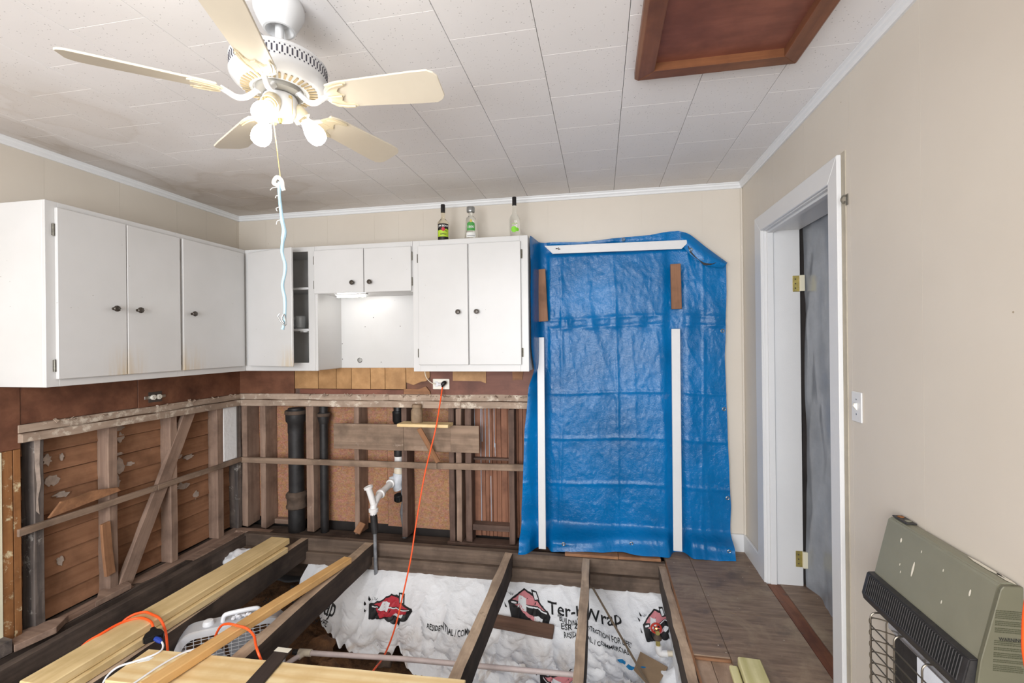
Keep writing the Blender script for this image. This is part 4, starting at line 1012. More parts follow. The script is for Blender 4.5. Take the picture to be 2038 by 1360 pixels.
# ---- attic hatch
hx0, hx1, hy1, hy0 = 0.143, 0.727, 1.897, 0.95
t = thing('attic_hatch', 'reddish brown wooden attic hatch with moulded frame in the ceiling', 'hatch', ((hx0+hx1)/2, (hy0+hy1)/2, ZT))
fw, fz0, fz1 = 0.068, 2.430, ZT-0.0005
fr = [[(hx0,hy0),(hx0+fw,hy0+fw),(hx0+fw,hy1-fw),(hx0,hy1)], [(hx1,hy0),(hx1,hy1),(hx1-fw,hy1-fw),(hx1-fw,hy0+fw)],
      [(hx0,hy1),(hx0+fw,hy1-fw),(hx1-fw,hy1-fw),(hx1,hy1)], [(hx0,hy0),(hx1,hy0),(hx1-fw,hy0+fw),(hx0+fw,hy0+fw)]]
M['hatch_frame_y'] = wood('hatch_frame_wood_y', srgb(132,86,60), srgb(102,64,46), 0.4, gx=1, gy=30, blot=0.2, axis=1)
for i, p in enumerate(fr):
    e = [((u + (0.012 if u in (hx0,) else -0.012 if u == hx1 else 0)), (v + (0.012 if v == hy0 else -0.012 if v == hy1 else 0))) for u, v in p]
    g = G(); n = 4
    lv = [([*p], fz1), ([*p], fz0+0.014), (e, fz0)]
    rings = [[g.bm.verts.new((u, v, z)) for u, v in q] for q, z in lv]
    for A, B in zip(rings, rings[1:]):
        for k in range(n): g.face([A[k], A[(k+1)%n], B[(k+1)%n], B[k]])
    g.face(rings[0]); g.face(list(reversed(rings[-1])))
    g.build('frame_moulding', M['hatch_frame_y'] if i < 2 else M['hatch_frame'], t, 0.0015, 1)
BX('hatch_panel', hx0+0.05, hx1-0.05, hy0+0.05, hy1-0.05, ZT-0.012, ZT-0.0005, M['hatch'], t)
# ---- blue tarp over the doorway in the back wall
def lerp_tab(tab, q):
    for (a, x), (b, y) in zip(tab, tab[1:]):
        if q <= b: return x + (y-x)*max(0, (q-a))/(b-a)
    return tab[-1][1]
LEFT = [(-0.05,-0.570),(0.0,-0.560),(0.2,-0.565),(0.45,-0.550),(0.8,-0.535),(1.1,-0.500),(1.20,-0.462),(1.23,-0.452),(2.2,-0.452)]
RIGHT = [(-0.05,0.835),(0.0,0.835),(0.3,0.842),(0.8,0.828),(1.3,0.818),(1.9,0.832),(2.2,0.832)]
TOP = [(-0.46,2.128),(-0.10,2.118),(0.16,2.135),(0.34,2.142),(0.47,2.162),(0.53,2.163),(0.58,2.145),(0.70,2.045),(0.83,1.935)]
PINX = (-0.42, 0.50)
def tarp_y(x, z, u):
    pin = 1.0
    for px in PINX: pin *= 1 - 0.98*math.exp(-((x-px)/0.06)**4)
    if z > 2.0: pin *= 1-sstep(2.02, 2.05, z)*0.9*(1-sstep(2.08, 2.12, z))
    d = 0.012 + 0.014*noise.noise((x*2.6, z*1.0, 1.5)) + 0.005*noise.noise((x*7, z*2.2, 4.1))
    d += 0.0016*noise.noise((x*24, z*15, 6.6)) + 0.0011*noise.noise((x*47, z*33, 3.3)) + 0.004*(1-abs(noise.noise((x*5.5 + z*0.8, z*1.1, 14.0))))**8
    r1 = 1-abs(noise.noise((x*9.0, z*6.0, 9.3))); d += 0.0012*r1**6
    r2 = 1-abs(noise.noise((x*26, z*21, 2.2))); d += 0.0008*r2**5*sstep(0.1, 0.6, abs(noise.noise((x*2.2, z*1.4, 33)))*2.2)
    # packing creases
    for c in (-0.32, 0.045, 0.42, 0.63):
        q = (x - c - 0.05*sin(z*0.9) - 0.03*(2.0-z)*(1 if c == 0.045 else 0.3))/0.010; d += 0.006*math.exp(-q*q) * (0.4+0.6*abs(noise.noise((z*1.3, c*7, 0)))*2) * 0.8
        q2 = (x - c - 0.05*sin(z*0.9) - 0.03*(2.0-z)*(1 if c == 0.045 else 0.3))/0.06; d += 0.010*math.exp(-q2*q2)*noise.noise((z*2, c*5, 1))
    for c in (0.42, 0.74, 1.06, 1.52, 1.58): d += 0.0045*math.exp(-((z-c-0.01*sin(x*5))/0.012)**2)
    d += 0.008*sin(x*38+2*sin(z*7))*math.exp(-((z-1.55)/0.06)**2)
    d *= pin
    # left flap swings forward beside the cabinet
    d += (0.20*sstep(1.1, 1.4, z)*sstep(0.030, 0.0, u) + 0.03*sstep(0.075, 0.0, u))
    # foot of the sheet bunches forward onto the floor
    b = sstep(0.15, -0.02, z)*(0.35+0.65*pin)
    d += b*(0.155 + 0.03*noise.noise((x*5, z*9, 7))) + 0.035*math.exp(-((z-0.075-0.02*sin(x*4))/0.028)**2)*pin
    return 3.347 - 0.020*sstep(-0.40, -0.45, x) - max(0.0, d)
NU, NV = 190, 260
g = G(); rows = []
for j in range(NV+1):
    v = j/NV; row = []
    for i in range(NU+1):
        u = i/NU
        x = lerp_tab(LEFT, 1.0) * (1-u) + lerp_tab(RIGHT, 1.0) * u
        bot = -0.022 + 0.030*sstep(0.12, 0.30, u) - 0.006*sstep(0.8, 1.0, u) + 0.012*noise.noise((u*9, 2, 0)) if u < 0.66 else 0.004 + 0.002*sin(u*40)
        z = bot
        for _ in range(3):
            x = lerp_tab(LEFT, z)*(1-u) + lerp_tab(RIGHT, z)*u
            tp = lerp_tab(TOP, x); z = bot + (tp-bot)*v
        row.append(g.bm.verts.new((x + 0.004*noise.noise((u*3, z*5, 8)), tarp_y(x, z, u), z)))
    rows.append(row)
for A, B in zip(rows, rows[1:]):
    for i in range(NU): g.face([A[i], A[i+1], B[i+1], B[i]])
tarp = g.build('tarp', M['tarp'], smooth=True)
tag(tarp, 'wrinkled blue tarp nailed over the doorway in the back wall', 'tarp')
# folded-over top right corner
g = G(); rows = []
ca = [Vector((0.545,3.330,2.150)), Vector((0.60,3.318,2.128)), Vector((0.70,3.312,2.038)), Vector((0.835,3.322,1.930))]
cb = [Vector((0.535,3.318,2.075)), Vector((0.60,3.296,1.985)), Vector((0.695,3.292,1.915)), Vector((0.80,3.312,1.895))]
A2, B2 = spline(ca, 6), spline(cb, 6)
for p, q in zip(A2, B2):
    rows.append([g.bm.verts.new(p + (q-p)*k/5 + Vector((0, -0.022*sin(pi*k/5), 0))) for k in range(6)])
for A, B in zip(rows, rows[1:]):
    for k in range(5): g.face([A[k], A[k+1], B[k+1], B[k]])
g.build('folded_corner', M['tarp'], tarp, smooth=True)
g = G(); g.prism([(0.580,2.050),(0.605,2.025),(0.640,1.985),(0.665,1.962),(0.72,1.948),(0.765,1.930),(0.72,1.912),(0.68,1.914),(0.648,1.950),(0.618,1.975),(0.592,2.005)], lambda u,v,t: Vector((u,t,v)), 3.288, 3.290)
g.build('underside', M['tarp_in'], tarp)
tor = G(); tor.tube([(0.0095*cos(2*pi*k/16), 0, 0.0095*sin(2*pi*k/16)) for k in range(16)], 0.0032, 6, closed=True)
gm = tor.mesh('grommet', M['metal'], (0,0,0), smooth=True)
for x, z in ((-0.408,2.108),(0.165,2.118),(0.802,1.478),(0.808,0.955),(0.822,0.362),(-0.26,0.045),(0.19,0.060),(0.80,0.055)):
    put('grommet', gm, (x, tarp_y(x, z, 0.5)-0.003, z), tarp)
for x, z in ((0.598,2.020),(0.678,1.962)): put('grommet', gm, (x, 3.285, z), tarp, (0.0,0.3,0.0))
# battens holding the tarp
def batten(name, label, p0, p1, wdt, th, mat, cat='batten', group=None):
    o = board(name, p0, p1, wdt, th, mat, None, up=(0,-1,0), bevel=0.002)
    return tag(o, label, cat, group)
ft = lambda u, v, t: Vector((u, t, v))
o = G().prism([(-0.379,2.094),(0.573,2.088),(0.578,2.065),(0.542,2.030),(-0.322,2.036)], ft, 3.290, 3.302).build('batten', M['white_paint'], bevel=0.001, seg=1)
tag(o, 'white mitred batten fixed across the top of the blue tarp', 'batten', 'battens nailed to the tarp')
g = G(); g.box(-0.30,-0.286, 3.2885,3.2895, 2.068,2.074).box(-0.283,-0.278, 3.2885,3.2895, 2.060,2.078).box(-0.276,-0.268, 3.2885,3.2895, 2.062,2.070)
g.build('nail_hole', M['dark_gap'], o)
batten('batten', 'long white vertical batten on the left side of the blue tarp', (-0.413,3.288,1.450), (-0.407,3.205,-0.006), 0.050, 0.012, M['white_paint'], group='battens nailed to the tarp')
batten('batten', 'long white vertical batten on the right side of the blue tarp', (0.498,3.296,1.495), (0.486,3.236,0.030), 0.056, 0.012, M['white_paint'], group='battens nailed to the tarp')
batten('batten', 'short brown wood batten at upper left of the blue tarp', (-0.409,3.290,1.930), (-0.393,3.290,1.562), 0.068, 0.018, M['warm_batten'], group='battens nailed to the tarp')
batten('batten', 'short brown wood batten at upper right of the blue tarp', (0.500,3.290,1.930), (0.504,3.290,1.628), 0.066, 0.018, M['warm_batten'], group='battens nailed to the tarp')

# ---- light switch and hook on the right wall
t = thing('light_switch', 'white light switch plate on the right wall beside the doorway', 'switch', (XR, 1.963, 1.162))
BX('switch_plate', XR-0.006, XR-0.0002, 1.928, 1.998, 1.105, 1.219, M['white_paint'], t, 0.003)
g = G(); g.hexa([(XR-0.006,1.958,1.150),(XR-0.006,1.968,1.150),(XR-0.006,1.968,1.176),(XR-0.006,1.958,1.176),(XR-0.018,1.959,1.166),(XR-0.018,1.967,1.166),(XR-0.014,1.967,1.176),(XR-0.014,1.959,1.176)])
g.build('toggle', M['plate'], t)
g = G(); 
for z in (1.135, 1.190): g.lathe([(0.003,0),(0.003,0.001)], 8, (XR-0.006, 1.963, z), RXm)
s = g.build('screw', M['metal'], t); s['kind'] = 'stuff'
t = thing('wall_hook', 'small brass hook screwed beside the door casing', 'hook', (XR, 2.022, 1.955))
BX('hook_plate', XR-0.003, XR-0.0002, 2.014, 2.030, 1.935, 1.978, M['hinge'], t, 0.001)
G().tube(spline([(XR-0.003,2.022,1.972),(XR-0.016,2.022,1.970),(XR-0.022,2.022,1.955),(XR-0.014,2.022,1.942),(XR-0.010,2.022,1.950)], 4), 0.003, 7).build('hook', M['hinge'], t, smooth=True)

# ---- green gas heater on the right wall
t = thing('gas_heater', 'olive green wall gas heater with black grille and wire guard', 'heater', (XR, 1.48, 0.14))
HY0, HY1 = 1.268, 1.705
prof = [(XR-0.001,0.846),(0.925,0.848),(0.908,0.845),(0.902,0.838),(0.862,0.668),(0.862,0.655),(XR-0.001,0.655)]
fh = lambda u, v, tt: Vector((u, tt, v))
G().prism(prof, fh, HY0+0.012, HY1).build('hood', M['heater'], t, 0.003, 2)
G().prism([(XR-0.001,0.14),(XR-0.001,0.8455),(0.906,0.8445),(0.900,0.836),(0.859,0.668),(0.850,0.60),(0.858,0.14)], fh, HY0, HY0+0.010).build('end_panel', M['heater_dark'], t, 0.0015, 1)
BX('body', 0.886, XR-0.001, HY0+0.011, HY1-0.06, 0.14, 0.654, M['heater_grill'], t)
G().prism([(0.868,0.664),(0.843,0.662),(0.8265,0.594),(0.832,0.572),(0.862,0.560)], fh, HY0+0.011, HY1+0.006).build('grille', M['heater_grill'], t, 0.003, 2)
g = G(); n = 44
for k in range(n):
    y = HY0+0.03 + (HY1-HY0-0.045)*k/(n-1)
    a, b2 = Vector((0.8408,y,0.657)), Vector((0.8272,y,0.600)); g.tube([a, b2], 0.0016, 4)
s = g.build('grille_bar', M['heater_grill'], t); s['kind'] = 'stuff'
g = G(); 
for k in range(n-1):
    y = HY0+0.03 + (HY1-HY0-0.045)*(k+0.5)/(n-1); R = Matrix.Rotation(radians(13.6), 3, 'Y')
    g.obox((0.8342,y,0.6285), (0.0022,0.0058,0.056), R)
s = g.build('grille_slot', plain('grille_void', srgb(8,8,9), 0.9), t); s['kind'] = 'stuff'
BX('top_vent', 0.912, XR-0.004, 1.628, 1.700, 0.8485, 0.8525, M['heater_grill'], t, 0.001)
g = G(); g.lathe([(0.009,0),(0.009,0.001)], 14, (0.928,1.684,0.853)); g.build('vent_hole', plain('rust_inside', srgb(150,96,50), 0.7), t)
g = G(); g.lathe([(0.009,0),(0.009,0.001)], 14, (0.928,1.648,0.853)); g.build('vent_hole', M['heater'], t)
# reflector, ceramic panels and wire guard
BX('reflector', 0.864, 0.8855, HY0+0.02, HY1-0.065, 0.520, 0.560, M['chrome'], t, 0.004)
for y0, y1 in ((HY0+0.03, 1.40), (1.402, 1.525)): BX('radiant_panel', 0.874, 0.8855, y0, y1, 0.16, 0.515, M['ceramic'], t, 0.004)
g = G(); xg = 0.822; zs = [0.535 - 0.0355*k for k in range(11)]
for z in zs:
    g.tube(spline([(0.886,1.640,z),(0.845,1.664,z),(0.826,1.662,z-0.002),(xg,1.650,z-0.012),(xg,1.60,z-0.014)], 4) + [Vector((xg,1.285,z-0.014))], 0.0021, 5)
for y in (1.655, 1.535, 1.415, 1.295): g.tube(spline([(0.850,y,0.558),(0.834,y,0.556),(0.8255,y,0.545),(0.8245,y,0.520)], 4) + [Vector((0.8245,y,0.17))], 0.0026, 6)
g.tube(spline([(0.886,1.645,0.535),(0.870,1.655,0.530),(0.868,1.655,0.50)], 4) + [Vector((0.868,1.655,0.17))], 0.0022, 5)
g.build('wire_guard', M['wire'], t, smooth=True)
BX('base_tray', 0.824, 0.8855, HY0+0.02, 1.67, 0.14, 0.165, M['heater_grill'], t, 0.004)
# chips in the enamel and print on the end panel
slope = (0.902-0.862)/(0.838-0.668)
def on_hood(y, q): z = 0.838 - q; return Vector((0.902 - slope*q - 0.0012, y, z))
for yy, q, sy, sz in ((1.545,0.088,0.004,0.022),(1.62,0.035,0.004,0.007),(1.345,0.050,0.003,0.009),(1.60,0.10,0.002,0.004),(1.53,0.03,0.002,0.004),(1.42,0.115,0.002,0.005),(1.44,0.04,0.002,0.004),(1.59,0.118,0.002,0.004)):
    printed('paint_chip', poly_bm([[(sy*cos(2*pi*k/10), sz*sin(2*pi*k/10)) for k in range(10)]]), lambda u, v: on_hood(yy+u, q-v), M['chip'], t)
for pts in ([(0,0),(0.03,0.006),(0.09,0.004),(0.12,-0.002),(0.08,-0.014),(0.03,-0.012)],):
    printed('paint_chip', poly_bm([pts]), lambda u, v: Vector((0.934+v*0.6, 1.42-u, 0.8492)), M['chip'], t)
    printed('paint_chip', poly_bm([pts]), lambda u, v: Vector((0.934+v*0.6, 1.33-u*0.5, 0.8492)), M['chip'], t)
fe = lambda u, v: Vector((u, HY0-0.0008, v))
bm = text_polys('WARNING', 0.0115); printed('lettering', bm, lambda u, v: fe(0.894+u*0.85, 0.7195+v), M['print_black'], t)
g = G(); rr = random.Random(6)
z = 0.787
for blk in (5, 3, 3, 0, 3, 2, 3, 2, 4):
    if blk == 0: z -= 0.013; continue
    for _ in range(blk):
        x = 0.889 - (0.790-z)*0.05; x1 = 0.941
        while x < x1-0.003:
            wd = min(rr.uniform(0.003, 0.008), x1-x); g.box(x, x+wd, HY0-0.0009, HY0-0.0002, z, z+0.0022); x += wd+0.0012
        z -= 0.0042
    z -= 0.0035
s = g.build('fine_print', plain('faded_dark_print', srgb(74,74,54), 0.6), t); s['kind'] = 'stuff'
tag(G().tube(spline([(0.832,1.10,0.925),(0.8245,1.10,0.88),(0.8215,1.10,0.83),(0.8220,1.10,0.79),(0.829,1.10,0.74),(0.84,1.10,0.68)], 6), 0.0065, 10).build('extension_cord', M['cord_orange'], smooth=True), 'orange cord hanging in front of the green heater at the right edge', 'cord')

# ---- pipes in the back wall
def at(y, *zz): return zz
t = thing('drain_stack', 'thick black cast iron drain stack between the back wall studs', 'pipe', (-2.452, 3.432, -0.15))
px, py = -2.452, 3.440
G().lathe([(0.060,0.16),(0.060,0.90)], 24, (px,py,0)).build('pipe', M['iron'], t, smooth=True)
G().lathe([(0.063,0.70),(0.063,0.775),(0.078,0.80),(0.080,0.875),(0.076,0.885),(0.062,0.886)], 24, (px,py,0)).build('hub', M['iron'], t, smooth=True)
G().lathe([(0.081,0.850),(0.085,0.853),(0.085,0.878),(0.081,0.881)], 24, (px,py,0)).build('hub_rim', M['iron_rust'], t, smooth=True)
G().lathe([(0.070,0.085),(0.080,0.092),(0.082,0.108),(0.075,0.120),(0.075,0.165),(0.083,0.180),(0.083,0.200),(0.075,0.212),(0.064,0.222)], 24, (px,py,0)).build('collar', M['iron_rust'], t, smooth=True)
G().lathe([(0.066,-0.30),(0.066,0.09)], 24, (px,py,0)).build('pipe', M['iron'], t, smooth=True)
t = thing('vent_pipe', 'slimmer black iron pipe right of the drain stack', 'pipe', (-2.207, 3.448, -0.20))
px, py = -2.207, 3.448
G().lathe([(0.033,-0.30),(0.033,0.93)], 20, (px,py,0)).build('pipe', M['iron'], t, smooth=True)
G().lathe([(0.036,0.775),(0.048,0.83),(0.048,0.86),(0.044,0.865)], 20, (px,py,0)).build('hub', M['iron'], t, smooth=True)
G().lathe([(0.0485,0.835),(0.051,0.838),(0.051,0.857),(0.0485,0.860)], 20, (px,py,0)).build('hub_rim', M['iron_rust'], t, smooth=True)
t = thing('sink_drain', 'white plastic sink drain with trap arm and grey pipes in back wall', 'pipe', (-1.555, 3.42, 0.0))
px, py = -1.562, 3.445
G().lathe([(0.028,0.60),(0.028,0.76),(0.036,0.80),(0.044,0.815),(0.044,0.865),(0.046,0.868),(0.046,0.885),(0.036,0.89),(0.036,0.95)], 20, (px,py,0)).build('vent_fitting', M['black_plastic'], t, smooth=True)
G().lathe([(0.034,0.535),(0.036,0.54),(0.036,0.59),(0.033,0.60)], 20, (px,py,0)).build('coupling', M['iron'], t, smooth=True)
G().lathe([(0.033,0.40),(0.033,0.536)], 20, (px,py,0)).build('riser', M['pvc'], t, smooth=True)
G().lathe([(0.036,0.385),(0.038,0.39),(0.038,0.44),(0.035,0.445)], 20, (px,py,0)).build('coupling', M['pvc_old'], t, smooth=True)
g = G(); g.tube(spline([(px,py,0.40),(px-0.004,py-0.005,0.36),(px-0.01,py-0.01,0.32),(px-0.004,py,0.28)], 4), [0.044]*8+[0.040]*5, 14); g.tube([(px-0.02,py-0.01,0.36),(px-0.060,py-0.03,0.348)], 0.030, 12)
g.build('sanitary_tee', plain('weathered_fitting', srgb(206,210,216), 0.5, var=0.2, vscale=25), t, smooth=True)
g = G(); g.lathe([(0.022,0),(0.034,0.004),(0.034,0.05),(0.024,0.055)], 12, (px+0.005,py-0.01,0.19), Matrix.Rotation(0.3, 3, 'X'))
for k in range(12): a=2*pi*k/12; g.obox((px+0.005+0.034*cos(a), py-0.01+0.034*sin(a)-0.006, 0.215), (0.007,0.007,0.045), Matrix.Rotation(a,3,'Z'))
g.build('cap_nut', M['black_plastic'], t)
g = G(); g.tube([(px+0.045,py,0.285),(px+0.050,py,0.18),(px+0.040,py,0.10),(px+0.045,py,-0.02),(px+0.040,py,-0.35)], [0.030,0.028,0.034,0.020,0.015], 12)
g.build('grey_pipe', M['lead'], t, smooth=True)
g = G(); g.tube([(px+0.046,py-0.03,0.42),(px+0.046,py-0.03,0.24)], 0.008, 8); g.build('supply_tube', M['pvc'], t, smooth=True)
# trap assembly coming forward out of the wall, then down through the floor
A = Vector((-1.605,3.405,0.340))
g = G(); g.tube(spline([A, (-1.602,3.330,0.330), (-1.600,3.240,0.318), (-1.600,3.160,0.300), (-1.601,3.105,0.262), (-1.601,3.099,0.20)], 5), 0.024, 14); g.build('trap_arm', M['pvc'], t, smooth=True)
for q, d in ((Vector((-1.604,3.385,0.337)), Vector((0.02,-1,-0.13))), (Vector((-1.601,3.215,0.313)), Vector((0.02,-1,-0.15))), (Vector((-1.601,3.100,0.232)), Vector((0,0,1)))):
    z = d.normalized(); xx = z.cross(Vector((1,0,0.3))).normalized(); yy = z.cross(xx)
    G().lathe([(0.024,-0.014),(0.033,-0.012),(0.034,0.010),(0.026,0.014)], 16, q, Matrix((xx,yy,z)).transposed()).build('slip_nut', M['pvc'], t, smooth=True)
g = G(); g.tube([(-1.601,3.100,0.275),(-1.620,3.095,0.345),(-1.634,3.090,0.395)], 0.022, 14); g.build('trap_inlet', M['pvc'], t, smooth=True)
z = Vector((-0.016,-0.005,0.05)).normalized(); xx = z.cross(Vector((0,1,0))).normalized(); yy = z.cross(xx)
G().lathe([(0.022,-0.008),(0.032,-0.006),(0.033,0.010),(0.026,0.012),(0.020,0.008)], 16, (-1.633,3.090,0.392), Matrix((xx,yy,z)).transposed()).build('slip_nut', M['pvc'], t, smooth=True)
G().tube([(-1.601,3.099,0.205),(-1.594,3.097,0.125),(-1.590,3.095,0.07)], [0.024,0.025,0.022], 12).build('rubber_sleeve', M['iron'], t, smooth=True)
G().tube([(-1.590,3.095,0.08),(-1.588,3.094,-0.05),(-1.585,3.092,-0.18),(-1.580,3.090,-0.32)], 0.013, 10).build('grey_pipe', M['lead'], t, smooth=True)
# ---- little shelf with a jar on the planks
t = thing('bracket_shelf', 'small pale wood shelf on a slanted strut against the plank', 'shelf', (-1.277, 3.28, 0.81))
BX('shelf_board', -1.473, -1.081, 3.222, 3.344, 0.806, 0.828, M['pine'], t, 0.002)
board('strut', (-1.305,3.235,0.795), (-1.205,3.350,0.525), 0.036, 0.016, M['splinter'], t, up=(0.2,-1,0))
t = thing('glass_jar', 'dusty brown glass jar standing on the small wooden shelf', 'jar', (-1.350, 3.305, 0.8285))
G().lathe([(0.040,0),(0.043,0.004),(0.043,0.082),(0.040,0.094),(0.034,0.102),(0.033,0.108)], 24, (-1.350,3.305,0.8285)).build('jar_body', M['dust_glass'], t, smooth=True)
G().lathe([(0.0335,0.1085),(0.037,0.110),(0.037,0.128),(0.033,0.130),(0.033,0.134)], 24, (-1.350,3.305,0.8285)).build('jar_neck', M['dust_glass'], t, smooth=True)
# ---- outlets
t = thing('electrical_outlet', 'ivory wall outlet with two plugs below the right cabinet', 'outlet', (-1.177, 3.362, 1.11))
BX('outlet_plate', -1.242, -1.112, 3.356, 3.3655, 1.070, 1.149, M['plate'], t, 0.003)
g = G()
g.prism([(-1.212+0.020*cos(2*pi*k/14)*1.0, 1.110+0.022*sin(2*pi*k/14)) for k in range(14)], ft, 3.353, 3.356)
g.build('receptacle', M['white_paint'], t)
g = G().box(-1.206,-1.184, 3.335,3.353, 1.098,1.120); g.tube([(-1.190,3.335,1.109),(-1.160,3.325,1.110)], 0.010, 8)
g.build('adapter_plug', M['cord_white'], t)
t = thing('wall_outlet', 'bare duplex outlet hanging in the brown panel under left cabinet', 'outlet', (-2.900, 2.620, 1.08))
BX('mounting_strap', -2.907, -2.904, 2.545, 2.695, 1.071, 1.091, M['metal'], t, 0.001)
BX('outlet_box_gap', -2.9075, -2.9045, 2.573, 2.667, 1.048, 1.116, M['dark_gap'], t)
for y in (2.600, 2.640):
    g = G().lathe([(0.017,0),(0.017,0.012),(0.015,0.014)], 18, (-2.904, y, 1.081), RXp); o = g.build('receptacle', M['plate'], t)
    g = G(); 
    for dy, dz in ((0.005,0.004),(-0.005,0.004),(0,-0.006)): g.box(-2.8905, -2.8895, y+dy-0.0012, y+dy+0.0012, 1.081+dz-0.003, 1.081+dz+0.003)
    g.build('slot', M['dark_gap'], o)
# ---- cords from the outlet
cord = [(-1.157,3.335,1.100),(-1.162,3.198,0.818),(-1.234,3.160,0.496),(-1.270,3.075,0.169),(-1.279,3.000,-0.036),(-1.274,2.860,-0.201),(-1.270,2.720,-0.344),(-1.234,2.500,-0.366),(-1.202,2.300,-0.316),(-1.19,2.10,-0.30)]
t = thing('extension_cord', 'orange extension cord hanging from the ivory outlet into the pit', 'cord', (-1.23, 2.9, 0.3))
G().tube(spline(cord, 8), 0.0052, 8).build('cable', M['cord_orange'], t, smooth=True)
G().tube(spline([(-1.150,3.356,1.118),(-1.140,3.33,1.122),(-1.150,3.322,1.112),(-1.157,3.330,1.092)], 4), [0.010]*4+[0.016]*6+[0.008]*3, 10).build('plug', M['black_plastic'], t, smooth=True)
tag(G().tube(spline([(-1.290,3.33,1.228),(-1.288,3.32,1.19),(-1.270,3.318,1.15),(-1.235,3.325,1.118),(-1.207,3.335,1.112)], 6), 0.0035, 7).build('white_cord', M['cord_cream'], smooth=True), 'thin cream cord curling from cabinet bottom to the ivory outlet', 'cord')
# ---- white house wrap laid over the crawl space
BOUND = [(-2.15,3.02),(-1.95,2.93),(-1.82,2.80),(-1.70,2.72),(-1.55,2.64),(-1.42,2.60),(-1.30,2.63),(-1.22,2.66),(-1.12,2.56),(-1.0,2.53),(-0.84,2.47),(-0.70,2.36),(0.45,2.30)]
def hs(x, y):
    s = sstep(3.2, 2.70, y) if False else sstep(0, 1, (3.2-y)/0.5)
    z = -0.19 - 0.27*s
    if x > 0.2: u = min(1, (x-0.2)/0.2); z += 0.10*u*u*s
    e = 0.25 + 0.75*s
    z += e*(0.022*noise.noise((x*3.2, y*3.2, 1)) + 0.014*noise.noise((x*8, y*6, 4)))
    r = 1 - abs(noise.noise((x*6.0 + 0.4*noise.noise((x*3,y*3,7)), y*4.2, 9))); z += e*0.034*r**6
    r = 1 - abs(noise.noise((x*11, y*9 + x*4, 19))); z += e*0.014*r**5
    r = 1 - abs(noise.noise((x*19 - y*6, y*13 + x*5, 41))); z += e*0.010*r**9
    if x > -0.7: z += 0.030*sstep(2.85, 2.6, y)*noise.noise((x*11, y*13, 23))
    return z
NU, NV = 210, 120
g = G(); rows = []
for j in range(NV+1):
    row = []
    for i in range(NU+1):
        x = -2.13 + 2.522*i/NU; yn = lerp_tab(BOUND, x) + 0.025*noise.noise((x*6, 3, 1)); y = 3.20 + (yn-3.20)*j/NV
        row.append(g.bm.verts.new((x, y, hs(x, y) - 0.05*sstep(0.93, 1.0, j/NV)*(0.5+noise.noise((x*20, 1, 1))))))
    rows.append(row)
for A, B in zip(rows, rows[1:]):
    for i in range(NU): g.face([A[i], A[i+1], B[i+1], B[i]])
wrap = g.build('house_wrap', M['wrap'], smooth=True)
tag(wrap, 'crumpled white printed house wrap sheet lying under the open joists', 'sheet')
# hanging flap against the floor joist
g = G(); rows = []
for j in range(21):
    row = []
    for i in range(41):
        y = 2.30 + 0.62*i/40; z = -0.16 - 0.30*j/20 - 0.05*noise.noise((y*4, 2, 2))
        row.append(g.bm.verts.new((0.384 + 0.010*noise.noise((y*6, z*5, 3)) - 0.012*j/20, y, z)))
    rows.append(row)
for A, B in zip(rows, rows[1:]):
    for i in range(40): g.face([A[i], A[i+1], B[i+1], B[i]])
g.build('hanging_flap', M['wrap'], wrap, smooth=True)
